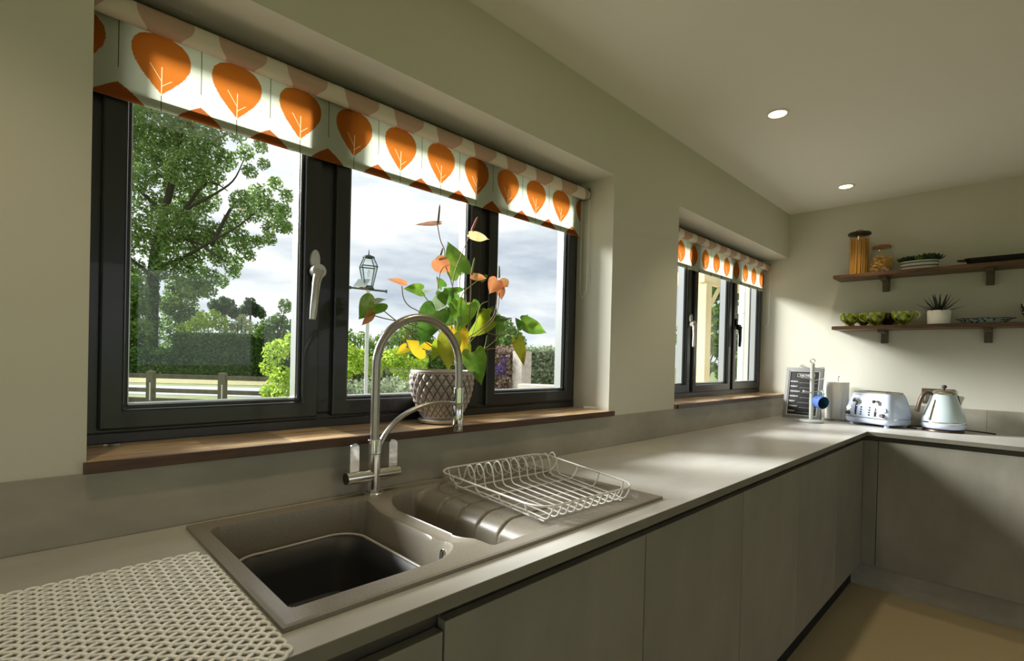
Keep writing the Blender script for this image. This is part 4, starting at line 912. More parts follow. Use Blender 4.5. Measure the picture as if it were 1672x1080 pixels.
for ang, z in ((90, .345), (-90, .345), (135, .275), (-75, .268), (150, .19), (-75, .195)): peg(math.radians(ang), z)
# blue mug hanging on a peg, mouth to the right and towards the room
M_mug = mat('blue_glaze', rgb(92, 122, 196), .15, coat=.5); M_mugin = mat('teal_glaze_inside', rgb(52, 96, 120), .2)
hd = Vector((math.cos(math.radians(-75)), math.sin(math.radians(-75)), 0)); hang = Vector((mc.x, mc.y, mz+.195)) + hd*.045
axis = Vector((-.55, -.80, -.15)).normalized(); upv = Vector((0, 0, 1)); upv = (upv-axis*upv.dot(axis)).normalized(); sdv = axis.cross(upv)
Mm = Matrix((sdv, upv, axis)).transposed()
mcn = hang - upv*.062 - axis*.045
t = thing('mug', 'blue mug hanging by its handle from the mug tree', 'mug', tuple(mcn))
MB().lathe([(.0001, 0), (.030, 0), (.037, .005), (.041, .03), (.040, .085), (.0375, .0865), (.0375, .03), (.033, .008), (.0001, .006)], mcn, 40, M=Mm).build('mug_body', M_mug, t, smooth=50)
MB().lathe([(.0370, .084), (.0372, .03), (.032, .0085), (.0001, .0068)], mcn, 32, M=Mm).build('inside_glaze', M_mugin, t, smooth=50)
hpts = spline([(0, .038, .072), (0, .056, .076), (0, .068, .058), (0, .068, .036), (0, .056, .018), (0, .038, .022)], 5)
MB().tube([Mm @ p + mcn for p in hpts], .0042, 9).build('handle', mat('teal_glaze', rgb(120, 172, 184), .2, coat=.4), t, smooth=60)

# kitchen roll on its stand
kc = Vector((3.88, 0, 0)); kc.y = on('x', 3.88, 1366, 680).y - .0
t = thing('kitchen_roll', 'white kitchen roll upright on a slim stand beside the toaster', 'kitchen roll', (kc.x, kc.y, zc))
MB().cyl((kc.x, kc.y, zc), .075, .007, 36).build('base', M_steel, t, smooth=40, bevel=.001)
MB().cyl((kc.x, kc.y, zc+.007), .006, .28, 14).build('rod', M_white, t, smooth=40)
MB().lathe([(.0001, .012), (.009, .008), (.011, .0), (.006, -.004)], (kc.x, kc.y, zc+.287), 18).build('knob', M_white, t, smooth=60)
M_paper = mat('paper_towel', rgb(238, 238, 236), .95, bump=(240, .5))
MB().lathe([(.020, .010), (.066, .010), (.0665, .012), (.0665, .254), (.066, .256), (.020, .256), (.020, .010)], (kc.x, kc.y, zc), 44).build('paper', M_paper, t, smooth=40)
m = MB(); n = 6
vs = [(kc.x-.0675*math.cos(a)-off, kc.y-.0675*math.sin(a), zc+z) for z in (.010, .256) for (a, off) in ((-.3, .001), (0, .001), (.35, .002), (.7, .004))]
m.add(vs, [(i, i+1, i+5, i+4) for i in range(3)]); o = m.build('loose_sheet', M_paper, t, smooth=60); md = o.modifiers.new('th', 'SOLIDIFY'); md.thickness = .0008

# toaster ---------------------------------------------------------
TA = math.radians(-24); tcx, tcy = 3.79, 0
tcy = on('x', 3.74, 1430, 690).y
def TM(p): # local: x = width (towards -y), y = depth (into wall), z up
    u, v, w_ = p; u *= .87; w_ *= 1.05; dx = Vector((-math.sin(-TA), -math.cos(TA), 0)); dv_ = Vector((math.cos(TA), -math.sin(-TA), 0)); return Vector((tcx, tcy, zc)) + dx*u + dv_*v + Vector((0, 0, w_))
M_tb = mat('pale_blue_enamel', rgb(196, 208, 232), .22, coat=.5); M_dkknob = mat('brown_knob', rgb(74, 62, 54), .35)
t = thing('toaster', 'pale blue four-slice toaster with chrome levers', 'toaster', (tcx, tcy, zc))
def tlayer(hw, hd, z, r): return [TM((x, y, z)) for x, y in rr_outline(0, 0, hw, hd, r, 5)]
def loft(rows, name, m, par, cap=True, smooth=50):
    n = len(rows[0]); b = MB(); b.add([p for r in rows for p in r], [(i*n+k, i*n+(k+1) % n, (i+1)*n+(k+1) % n, (i+1)*n+k) for i in range(len(rows)-1) for k in range(n)] + ([tuple(range(n)), tuple((len(rows)-1)*n+k for k in range(n))] if cap else [])); return b.build(name, m, par, smooth=smooth)
loft([tlayer(.150, .095, .014, .05), tlayer(.163, .108, .018, .05), tlayer(.168, .113, .030, .05), tlayer(.168, .113, .046, .05)], 'base_skirt', M_tb, t)
loft([tlayer(.1665, .1115, .046, .05), tlayer(.1665, .1115, .050, .05)], 'chrome_band', M_chrome, t)
loft([tlayer(.165, .110, .050, .045), tlayer(.166, .111, .070, .045), tlayer(.160, .104, .110, .042), tlayer(.147, .092, .160, .038), tlayer(.138, .084, .182, .034), tlayer(.131, .078, .190, .030)], 'body', M_tb, t)
loft([tlayer(.128, .074, .190, .026), tlayer(.128, .074, .197, .026), tlayer(.124, .070, .199, .024)], 'top_plate', mat('toaster_top_steel', rgb(176, 172, 150), .3, metal=.8), t)
for a in (-.088, -.030, .030, .088):
    m = MB(); vs = [TM((a+dx*.021, dy*.056, z)) for z in (.1985, .2002) for dx, dy in ((-1, -1), (1, -1), (1, 1), (-1, 1))]; m.add(vs, [(0, 1, 2, 3), (4, 5, 6, 7), (0, 1, 5, 4), (1, 2, 6, 5), (2, 3, 7, 6), (3, 0, 4, 7)]); m.build('bread_slot', M_black, t)
for dx in (-.118, .118):
    for dy in (-.075, .075): p = TM((dx, dy, 0)); MB().cyl(p, .013, .016, 16).build('foot', M_tb, t, smooth=40)
def fy(z): return -np.interp(z, [.050, .070, .110, .160, .182], [.110, .111, .104, .092, .084])
def fpt(u, z, out_=0): return TM((u, fy(z)-out_, z))
for u in (-.072, .066):
    vs = [fpt(u+dx, z, o_) for z in (.060, .085, .11, .135, .155) for dx, o_ in ((-.0075, -.002), (-.0075, .002), (.0075, .002), (.0075, -.002))]
    m = MB(); m.add(vs, [(i*4+k, i*4+(k+1) % 4, i*4+4+(k+1) % 4, i*4+4+k) for i in range(4) for k in range(4)] + [(0, 1, 2, 3), (16, 17, 18, 19)]); m.build('lever_track', M_chrome, t)
    vs = [fpt(u+dx, z, o_) for z in (.064, .10, .14) for dx, o_ in ((-.003, 0), (-.003, .0028), (.003, .0028), (.003, 0))]
    m = MB(); m.add(vs, [(i*4+k, i*4+(k+1) % 4, i*4+4+(k+1) % 4, i*4+4+k) for i in range(2) for k in range(4)] + [(0, 1, 2, 3), (8, 9, 10, 11)]); m.build('lever_slot', M_black, t)
    a = fpt(u, .148, .0); b_ = fpt(u, .152, .030)
    MB().tube([a, b_], [.008, .011], 16).build('lever', M_chrome, t, smooth=50); MB().tube([fpt(u, .140, .026), fpt(u, .152, .034)], [.010, .007], 14).build('lever_grip', M_dkknob, t, smooth=50)
for u in (-.122, .118):
    a = fpt(u, .068, 0); b_ = fpt(u, .070, .018); MB().tube([a, b_], [.0125, .0105], 18).build('dial', M_dkknob, t, smooth=50)
    a = fpt(u, .098, -.001); b_ = fpt(u, .0985, .0025); MB().tube([a, b_], [.0175, .0165], 22).build('gauge', M_chrome if u > 0 else M_white, t, smooth=40)
    MB().tube([fpt(u, .098, .0026), fpt(u, .0982, .0032)], [.012, .012], 18).build('gauge_face', M_white if u > 0 else M_steel, t)
for u in (-.034, .024):
    for z in (.066, .080, .094, .108): MB().tube([fpt(u, z, 0), fpt(u, z, .004)], .0042, 12).build('button', M_black, t, smooth=50)
m = MB(); vs = [fpt(u, z, o_) for z in (.158, .168) for u, o_ in ((-.022, 0), (.016, 0), (.016, .0015), (-.022, .0015))]; m.add(vs, [(0, 1, 2, 3), (4, 5, 6, 7), (2, 3, 7, 6), (0, 1, 5, 4), (1, 2, 6, 5), (0, 3, 7, 4)]); m.build('badge', M_white, t)

# kettle ----------------------------------------------------------
kx = 3.80; ky = on('x', kx, 1540, 690).y; KR = 1.06
t = thing('kettle', 'pale blue cone-shaped kettle with brown handle and chrome trim', 'kettle', (kx, ky, zc))
S = lambda pr_: [(r*KR, z*KR) for r, z in pr_]
M_kb = mat('pale_blue_kettle', rgb(186, 202, 206), .2, coat=.5); M_brn = mat('bronze_brown', rgb(80, 62, 50), .35, metal=.3)
MB().lathe(S([(.0001, 0), (.088, 0), (.090, .004), (.088, .010), (.060, .012), (.0001, .012)]), (kx, ky, zc), 44).build('power_base', M_brn, t, smooth=40)
MB().lathe(S([(.0001, .014), (.080, .014), (.092, .020), (.0975, .034), (.0965, .046)]), (kx, ky, zc), 48).build('lower_band', M_tb, t, smooth=50)
MB().lathe(S([(.0965, .046), (.0975, .048), (.0975, .052), (.0955, .054)]), (kx, ky, zc), 48).build('chrome_ring', M_chrome, t, smooth=30)
MB().lathe(S([(.0955, .054), (.0945, .070), (.086, .100), (.072, .140), (.060, .178), (.054, .200)]), (kx, ky, zc), 48).build('body', M_kb, t, smooth=50)
MB().lathe(S([(.054, .200), (.056, .202), (.056, .207), (.050, .212), (.044, .219), (.030, .224), (.0001, .226)]), (kx, ky, zc), 44).build('lid', mat('satin_lid', rgb(176, 172, 146), .25, metal=.8), t, smooth=40)
MB().lathe(S([(.0001, .226), (.005, .226), (.005, .233), (.011, .238), (.012, .245), (.008, .251), (.0001, .253)]), (kx, ky, zc), 20).build('lid_knob', M_dkknob, t, smooth=60)
ha = math.radians(118); hdv = Vector((math.cos(ha), math.sin(ha), 0))
hp = spline([Vector((kx, ky, zc+.200*KR))+hdv*.050*KR, Vector((kx, ky, zc+.208*KR))+hdv*.078*KR, Vector((kx, ky, zc+.192*KR))+hdv*.098*KR, Vector((kx, ky, zc+.150*KR))+hdv*.112*KR, Vector((kx, ky, zc+.100*KR))+hdv*.121*KR], 6)
MB().tube(hp, [.011]*5+[.0135]*(len(hp)-6)+[.012], 12, flat=.8).build('handle', M_brn, t, smooth=60)
sp_ = -hdv
m = MB(); m.add([Vector((kx, ky, zc+z*KR)) + sp_*r*KR + Vector((-sp_.y, sp_.x, 0))*w_*KR for r, w_, z in ((.056, .020, .198), (.056, -.020, .198), (.070, -.018, .145), (.070, .018, .145), (.092, .003, .190), (.092, -.003, .190))], [(0, 1, 5, 4), (3, 4, 5, 2), (0, 4, 3), (1, 2, 5), (0, 3, 2, 1)]); m.build('spout', M_chrome, t)
wv = Vector((-hdv.y, hdv.x, 0))
a_ = math.radians(150); wd0 = Vector((math.cos(a_), math.sin(a_), 0))
MB().tube([Vector((kx, ky, zc+z*KR)) + wd0*(r+.001)*KR for r, z in ((.093, .062), (.0875, .095), (.075, .132), (.062, .172))], [.010, .010, .009, .007], 10, flat=.5).build('water_gauge', M_chrome, t, smooth=60)
# power cable
cb = spline([(kx-.02, ky+.118, zc+.004), (kx+.0, ky+.15, zc+.004), (kx+.06, ky+.17, zc+.004), (kx+.14, ky+.12, zc+.004), (kx+.155, ky+.02, zc+.004), (kx+.14, ky-.10, zc+.004), (kx+.10, ky-.18, zc+.004), (kx+.07, ky-.22, zc+.004)], 8)
o = MB().tube(cb, .0036, 8).build('power_cable', M_blk, smooth=60); prop(o, 'black power cable curling on the worktop behind the kettle', 'cable')
# socket
p0 = on('x', XE, 1505, 634); t = thing('wall_socket', 'brushed steel double socket on the end wall behind the kettle', 'socket', (XE, p0.y-.08, p0.z-.045))
ps = (p0.y, p0.z)
MB().box(XE-.006, XE-.0003, ps[0]-.155, ps[0], ps[1]-.090, ps[1]).build('plate', mat('socket_steel', rgb(128, 118, 98), .35, metal=.7), t, bevel=.002)
for dy in (-.040, -.112):
    MB().box(XE-.0085, XE-.0055, ps[0]+dy-.010, ps[0]+dy+.010, ps[1]-.022, ps[1]-.012).build('rocker_switch', M_steel, t, bevel=.001)
    for a, b_, c, d in ((-.0025, .0025, -.045, -.037), (-.014, -.009, -.066, -.062), (.009, .014, -.066, -.062)): MB().box(XE-.0065, XE-.0058, ps[0]+dy+a, ps[0]+dy+b_, ps[1]+c, ps[1]+d).build('pin_hole', M_black, t)
pg = MB().box(XE-.048, XE-.0068, ps[0]-.062, ps[0]-.018, ps[1]-.078, ps[1]-.030).build('plug', M_steel, bevel=.006); prop(pg, 'plug pushed into the socket behind the kettle handle', 'plug')

# ------------------------------------------------------------------ outside
GZ0 = -.30
gr = mat('lawn_grass', rgb(112, 124, 70), .95, noise=(1.4, .35, (1, 1, 1)))
def strip(name, a0, a1, b0, b1, z, m, dz=.02):
    """ground strip between two depths, running across the view of the left pane"""
    g0 = Vector((F_.x, F_.y, 0)).normalized(); r0 = Vector((g0.y, -g0.x, 0)); c = Vector((CAM.x, CAM.y, 0)); P = []
    for d, l in ((a0, b0), (a0, b1), (a1, b1), (a1, b0)): P.append(c + g0*d + r0*l)
    mb = MB(); vs = [(p.x, p.y, z-dz) for p in P] + [(p.x, p.y, z) for p in P]; mb.add(vs, [(0, 3, 2, 1), (4, 5, 6, 7), (0, 1, 5, 4), (1, 2, 6, 5), (2, 3, 7, 6), (3, 0, 4, 7)])
    o = mb.build(name, m); o['kind'] = 'structure'; return o
gd = cells('ground', [-60, XL-.2, 120], [-60, YB-.25, .31, 160], lambda a, b: not (a > XL-.2 and YB-.25 < b < .31) or False, GZ0-.3, GZ0, lambda a, b, c: (a, b, c), gr); gd['kind'] = 'structure'
strip('road', 17.2, 21.5, -45, 30, GZ0+.012, mat('road_asphalt', rgb(158, 158, 164), .8, noise=(3, .08, (1, 1, 1))))
strip('grass_verge', 23.0, 26.5, -45, 30, GZ0+.02, mat('dry_verge', rgb(148, 142, 92), .95, noise=(2.5, .25, (1, 1, 1))))

pt = cells('bounce_ground', [-8, 14], [.31, 5.0], lambda a, b: True, GZ0+.001, GZ0+.03, lambda a, b, c: (a, b, c), mat('bounce_pale', rgb(214, 208, 196), .9, noise=(30, .1, (1, 1, 1)))); pt['kind'] = 'structure'  # pale ground below view, added to bounce daylight indoors
def cloud(C, R, n, size, squash=1.0, shell=.55):
    """leaf quads filling an ellipsoid"""
    C = np.array(C); R = np.array(R if hasattr(R, '__len__') else (R, R, R)); d = rng.normal(size=(n, 3)); d /= np.linalg.norm(d, axis=1)[:, None]
    r = shell + (1-shell)*rng.random(n)**.6; r = np.where(rng.random(n) < .25, rng.random(n), r)
    c = C + d*r[:, None]*R
    a = rng.normal(size=(n, 3)); a /= np.linalg.norm(a, axis=1)[:, None]; b = np.cross(a, rng.normal(size=(n, 3))); b /= np.linalg.norm(b, axis=1)[:, None]
    s = size*(.6+.8*rng.random(n))[:, None]
    return np.stack([c-a*s, c-b*s*.55, c+a*s, c+b*s*.55], 1).reshape(-1, 3)
def foliage(name, parts, m, parent=None):
    V = np.concatenate(parts); F = np.arange(len(V)).reshape(-1, 4); o = fastmesh(name, V, F, m, parent); return o
LM_oak = leafmat('oak_leaves', rgb(84, 118, 62), rgb(158, 182, 108), .5); LM_dk = leafmat('hedge_leaves', rgb(52, 88, 42), rgb(116, 146, 80), .35); LM_mid = leafmat('bush_leaves', rgb(84, 118, 58), rgb(140, 168, 88), .45)
LM_br = leafmat('bright_shrub_leaves', rgb(134, 168, 50), rgb(188, 208, 92), .5); LM_pale = leafmat('pale_shrub_leaves', rgb(136, 158, 110), rgb(196, 200, 150), .45); LM_gry = leafmat('silver_shrub_leaves', rgb(128, 144, 112), rgb(176, 186, 156), .4)
LM_far = leafmat('distant_leaves', rgb(62, 84, 54), rgb(104, 124, 84), .4); LM_twig = leafmat('dry_twigs', rgb(96, 76, 68), rgb(176, 156, 140), .2); LM_vio = leafmat('violet_flowers', rgb(96, 76, 168), rgb(150, 128, 206), .4)
M_bark = mat('dark_bark', rgb(58, 52, 42), .95, noise=(6, .35, (1, 1, .3)), bump=(8, .8))
def pxr(r, D): return r*D/FPX
def blobs(lst, D, n, size, spread=1.0, squash=1.0):
    out = []
    for q in lst:
        px, py, r = q[:3]; dd = D + (rng.random()-.5)*spread*2; c = far(px, py, dd); rr = pxr(r, dd); out.append(cloud(c, (rr, rr, rr*squash), int(n*(r/30.0)**2), size, shell=.45))
    return out
# the oak
OD = 36.0
ob = far(247, 604, OD); t = thing('oak_tree', 'large oak with dark ivy-clad trunk and spreading crown filling the left pane', 'tree', (ob.x, ob.y, GZ0))
tr = MB(); tpts = [(247, 612), (246, 560), (248, 500), (250, 450), (256, 400), (268, 350), (280, 300), (292, 240), (300, 180)]
tr.tube(spline([far(*p, OD) for p in tpts], 4), list(np.interp(np.linspace(0, 1, 33), [0, .3, 1], [pxr(11, OD), pxr(9, OD), pxr(2.5, OD)])), 12); tr.build('trunk', M_bark, t, smooth=60)
for br in ([(252, 440), (300, 420), (345, 395), (385, 372), (420, 345)], [(250, 452), (210, 420), (180, 400)], [(262, 380), (300, 345), (345, 320), (380, 296), (398, 262)], [(270, 350), (235, 318), (212, 300), (198, 308)], [(258, 395), (310, 392), (345, 412), (372, 430)], [(345, 400), (385, 330), (420, 322)], [(285, 280), (330, 240), (380, 216)], [(285, 290), (250, 250), (215, 235)], [(300, 345), (330, 305), (352, 300), (372, 312)]):
    n = len(br); d0 = OD; P = spline([far(p[0], p[1], OD + (i*.5 if (br[0][0] % 2) else -i*.5)) for i, p in enumerate(br)], 4)
    MB().tube(P, list(np.linspace(pxr(3.2, OD), pxr(.7, OD), len(P))), 7).build('branch', M_bark, t, smooth=60)
crown = [(225, 245, 34), (262, 232, 32), (300, 225, 34), (335, 245, 30), (222, 290, 26), (270, 285, 28), (305, 275, 36), (340, 285, 26), (370, 262, 18), (205, 330, 20), (250, 335, 24), (300, 330, 34), (335, 325, 24), (280, 365, 32), (320, 370, 30), (225, 372, 24), (205, 400, 20), (250, 400, 26), (290, 405, 30), (335, 400, 26), (365, 385, 22), (360, 420, 18), (312, 438, 24), (345, 452, 15), (270, 440, 20), (215, 440, 22),
         (395, 330, 20), (425, 322, 22), (445, 345, 20), (460, 368, 14), (412, 350, 16), (382, 362, 18), (438, 372, 12), (395, 402, 16), (408, 418, 10), (385, 428, 13), (400, 250, 15), (425, 238, 12), (408, 280, 12), (350, 215, 22), (388, 218, 16), (430, 268, 10), (310, 480, 12), (300, 190, 34), (250, 180, 36), (200, 200, 34), (462, 345, 14), (468, 320, 12), (450, 300, 12), (440, 390, 12), (470, 372, 10), (380, 445, 12), (362, 460, 12), (340, 476, 13), (322, 462, 16), (300, 466, 14), (420, 395, 12), (395, 385, 13), (350, 180, 30), (170, 260, 40), (160, 330, 42), (165, 400, 38), (130, 290, 40), (245, 130, 50), (310, 140, 46), (180, 150, 50)]
foliage('crown', blobs(crown, OD, 1250, .115, 1.6), LM_oak, t)
# ivy and undergrowth round the trunk
foliage('ivy', [cloud(far(px, py, OD-.35), (pxr(11, OD), pxr(11, OD), pxr(20, OD)), 420, .09) for px, py in ((246, 590), (247, 560), (248, 525), (249, 490), (250, 460), (254, 430), (262, 395))], LM_dk, t)
def bush(name, label, cat, lst, D, n, size, m, spread=.5, group=None, ground=GZ0):
    b = far(lst[0][0], lst[0][1], D); t_ = thing(name, label, cat, (b.x, b.y, ground), group); foliage('foliage', blobs(lst, D, n, size, spread), m, t_)
    st = MB(); base = Vector((b.x, b.y, ground-.02))
    for q in lst[:5]:
        e = far(q[0], q[1], D); st.tube([base, base.lerp(e, .5)+Vector((.05, 0, .1)), e], [pxr(1.6, D), pxr(1.2, D), pxr(.5, D)], 6)
    st.build('stems', M_bark, t_); return t_
bush('undergrowth_bush', 'mid-green wild bush beside the oak trunk at the left edge of the pane', 'bush', [(205, 560, 30), (200, 505, 32), (215, 470, 24), (225, 590, 24), (190, 590, 30), (230, 540, 20), (180, 540, 30), (200, 540, 30), (225, 500, 18), (210, 485, 22)], 33, 1700, .12, LM_mid)
bush('leafy_bush', 'light green leafy bush just right of the oak trunk', 'bush', [(295, 500, 26), (275, 540, 24), (320, 470, 20), (290, 465, 18), (268, 580, 20), (310, 520, 20), (272, 500, 18), (285, 480, 16)], 37.5, 1300, .12, LM_mid)
# clipped hedge
def hedge(name, label, pL, pR, D0, D1, top, m, n, size, z0=GZ0, th_=1.6, rag=.06):
    a, b = far(pL, 600, D0), far(pR, 600, D1); d = Vector((b.x-a.x, b.y-a.y, 0)); L = d.length; d.normalize(); nn = Vector((-d.y, d.x, 0)); H = top-z0
    t_ = thing(name, label, 'hedge', ((a.x+b.x)/2, (a.y+b.y)/2, z0))
    k = n; u = rng.random(k)*L; face = rng.random(k); v = rng.random(k)*H; w_ = rng.random(k)*th_
    v = np.where(face < .28, H, v); w_ = np.where(face >= .28, 0 , w_) + rng.normal(size=k)*rag; v = v + rng.normal(size=k)*rag
    C = np.stack([a.x+d.x*u+nn.x*w_, a.y+d.y*u+nn.y*w_, z0+np.maximum(v, .02)], 1)
    aa = rng.normal(size=(k, 3)); aa /= np.linalg.norm(aa, axis=1)[:, None]; bb = np.cross(aa, rng.normal(size=(k, 3))); bb /= np.linalg.norm(bb, axis=1)[:, None]; s = size*(.6+.8*rng.random(k))[:, None]
    V = np.stack([C-aa*s, C-bb*s*.6, C+aa*s, C+bb*s*.6], 1).reshape(-1, 3); fastmesh('foliage', V, np.arange(len(V)).reshape(-1, 4), m, t_)
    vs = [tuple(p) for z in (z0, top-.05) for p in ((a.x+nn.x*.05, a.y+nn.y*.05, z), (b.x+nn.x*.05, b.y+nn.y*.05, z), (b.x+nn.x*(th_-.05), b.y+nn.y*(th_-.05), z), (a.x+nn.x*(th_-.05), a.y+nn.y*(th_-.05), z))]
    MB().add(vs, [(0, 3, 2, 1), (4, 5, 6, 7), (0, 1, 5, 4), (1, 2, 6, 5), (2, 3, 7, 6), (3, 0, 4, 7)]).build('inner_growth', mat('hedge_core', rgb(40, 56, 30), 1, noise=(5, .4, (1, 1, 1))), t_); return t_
hedge('clipped_hedge', 'dark green clipped hedge across the far side of the road, flat topped', 281, 520, 31, 31, 2.22, LM_dk, 42000, .085)
hedge('low_hedge', 'lower ragged dark growth at the foot of the oak, left of the clipped hedge', 150, 282, 32, 31, 1.0, LM_dk, 16000, .09, rag=.16)
# distant trees and pale shrubs behind the hedge
def tree(name, label, lst, D, n, size, m, trunkpx):
    b = far(trunkpx, lst[0][1]+60, D); t_ = thing(name, label, 'tree', (b.x, b.y, GZ0)); foliage('crown', blobs(lst, D, n, size, 1.5), m, t_)
    top = far(trunkpx, lst[0][1], D); MB().tube([Vector((top.x, top.y, GZ0-.05)), Vector((top.x, top.y, (GZ0+top.z)/2)), top], [pxr(3, D), pxr(2.4, D), pxr(1, D)], 8).build('trunk', M_bark, t_, smooth=60)
    for q in lst[1:5]: MB().tube([Vector((top.x, top.y, top.z-pxr(12, D))), far(q[0], q[1], D)], [pxr(1.3, D), pxr(.5, D)], 6).build('branch', M_bark, t_)
tree('distant_tree', 'distant rounded tree above the hedge, nearer the right of the left pane', [(408, 502, 12), (396, 510, 10), (420, 508, 11), (408, 494, 9), (428, 514, 7), (390, 518, 6)], 75, 2600, .22, LM_far, 409)
tree('distant_tree', 'distant tree partly hidden behind the bushes, left of the rounded one', [(372, 500, 13), (358, 508, 12), (382, 512, 10), (366, 492, 8), (350, 498, 10)], 72, 2600, .22, LM_far, 368)
bush('flowering_shrub', 'pale yellow-green shrub standing just behind the clipped hedge', 'bush', [(340, 530, 14), (318, 532, 13), (362, 528, 14), (330, 516, 10), (300, 538, 12), (350, 514, 9)], 35, 1500, .10, LM_br)
bush('flowering_shrub', 'pinkish pale shrub behind the right half of the clipped hedge', 'bush', [(388, 530, 12), (378, 538, 10), (402, 534, 12), (395, 520, 7)], 35.5, 1500, .10, LM_pale)
bush('tall_shrub', 'loose olive-green shrub at the right edge of the left pane', 'bush', [(440, 532, 15), (425, 540, 13), (456, 524, 14), (466, 500, 12), (448, 546, 14), (470, 535, 14)], 30, 1500, .09, LM_mid)
bush('bright_shrub', 'bright yellow-green garden shrub at the lower right of the left pane', 'bush', [(452, 575, 22), (440, 600, 16), (462, 620, 24), (438, 640, 14), (475, 560, 18), (470, 650, 26), (450, 656, 18)], 9.5, 700, .035, LM_br, .2)
# post and rail fence
M_fence = mat('weathered_fence', rgb(100, 92, 80), .9, noise=(7, .3, (1, 1, .3)), objrand=.15)
f0, f1 = far(120, 604, 14.2), far(640, 600, 13.4); fd = Vector((f1.x-f0.x, f1.y-f0.y, 0)); fL = fd.length; fd.normalize(); fn = Vector((-fd.y, fd.x, 0))
t = thing('post_and_rail_fence', 'weathered wooden post and rail fence along the road', 'fence', ((f0.x+f1.x)/2, (f0.y+f1.y)/2, GZ0))
def fbox(u0, u1, w0, w1, z0_, z1_, name):
    vs = [(f0.x+fd.x*u+fn.x*w_, f0.y+fd.y*u+fn.y*w_, z) for z in (z0_, z1_) for u, w_ in ((u0, w0), (u1, w0), (u1, w1), (u0, w1))]
    return MB().add(vs, [(0, 3, 2, 1), (4, 5, 6, 7), (0, 1, 5, 4), (1, 2, 6, 5), (2, 3, 7, 6), (3, 0, 4, 7)]).build(name, M_fence, t)
def fu(px):
    d = ray(px, 600); # intersect vertical plane of the fence
    w0 = Vector((f0.x-CAM.x, f0.y-CAM.y, 0)); den = d.x*fn.x+d.y*fn.y; s_ = (w0.x*fn.x+w0.y*fn.y)/den; p = CAM + d*s_; return (p.x-f0.x)*fd.x + (p.y-f0.y)*fd.y
zF = lambda px, py: far(px, py, 14.0).z
for px in (130, 247, 364, 481, 598): u = fu(px); fbox(u-.10, u+.10, -.06, .06, GZ0-.1, zF(300, 607.5), 'post')
us = [fu(p) for p in (130, 247, 364, 481, 598)]
for a, b in zip(us[:-1], us[1:]):
    for y0, y1 in ((612, 619), (635, 642), (651, 660)): fbox(a+.101, b-.101, -.02, .02, zF(300, y1), zF(300, y0), 'rail')
M_cab = mat('white_post_plate', rgb(226, 224, 214), .6)
for px in (247, 364): u = fu(px)+.03; vs = [(f0.x+fd.x*q+fn.x*w_, f0.y+fd.y*q+fn.y*w_, z) for z in (zF(300, 655), zF(300, 626)) for q, w_ in ((u-.014, -.075), (u+.014, -.075), (u+.014, -.0605), (u-.014, -.0605))]; MB().add(vs, [(0, 3, 2, 1), (4, 5, 6, 7), (0, 1, 5, 4), (1, 2, 6, 5), (2, 3, 7, 6), (3, 0, 4, 7)]).build('metal_stay', M_cab, t)
# garden beyond the middle pane
bush('bright_shrub', 'bright green rounded shrub behind the lamp post, middle pane', 'bush', [(585, 590, 22), (570, 575, 16), (610, 600, 20), (640, 590, 20), (660, 600, 22), (650, 575, 10), (560, 605, 20), (680, 612, 22), (690, 590, 12)], 12, 800, .045, LM_br, .3)
bush('silver_shrub', 'silvery grey-green low shrub nearest the glass in the middle pane', 'bush', [(600, 640, 24), (570, 645, 26), (640, 638, 24), (670, 645, 26), (620, 665, 30), (580, 670, 30), (690, 660, 26), (655, 670, 24)], 8.5, 900, .032, LM_gry, .2)
bush('spiky_shrub', 'upright spiky shrub rising behind the bright one at the left of the middle pane', 'bush', [(575, 560, 14), (590, 553, 12), (567, 545, 10), (606, 562, 12), (620, 556, 10), (634, 562, 11)], 16, 900, .05, LM_mid, .3)
m = MB()
for k in range(46):
    px = 562+95*random.random(); h = 10+26*random.random(); a = far(px, 570, 16); b_ = far(px+random.uniform(-3, 3), 570-h, 16); m.tube([a, a.lerp(b_, .5), b_], [.02, .016, .004], 4)
t = thing('tall_weeds', 'feathery upright weeds against the sky at the left of the middle pane', 'weeds', tuple(Vector((far(600, 570, 16).x, far(600, 570, 16).y, GZ0)))); o = m.build('stalks', mat('weed_stalk', rgb(112, 134, 84), .8), t); o['kind'] = 'stuff'
tree('garden_tree', 'small round garden tree seen through the tap arch', [(668, 545, 17), (650, 552, 13), (688, 548, 16), (675, 530, 12), (700, 560, 12), (658, 568, 12)], 24, 1500, .09, LM_oak, 672)
hedge('field_hedge', 'field hedge closing the garden behind the middle pane', 545, 760, 19, 19, 1.30, LM_mid, 16000, .07)
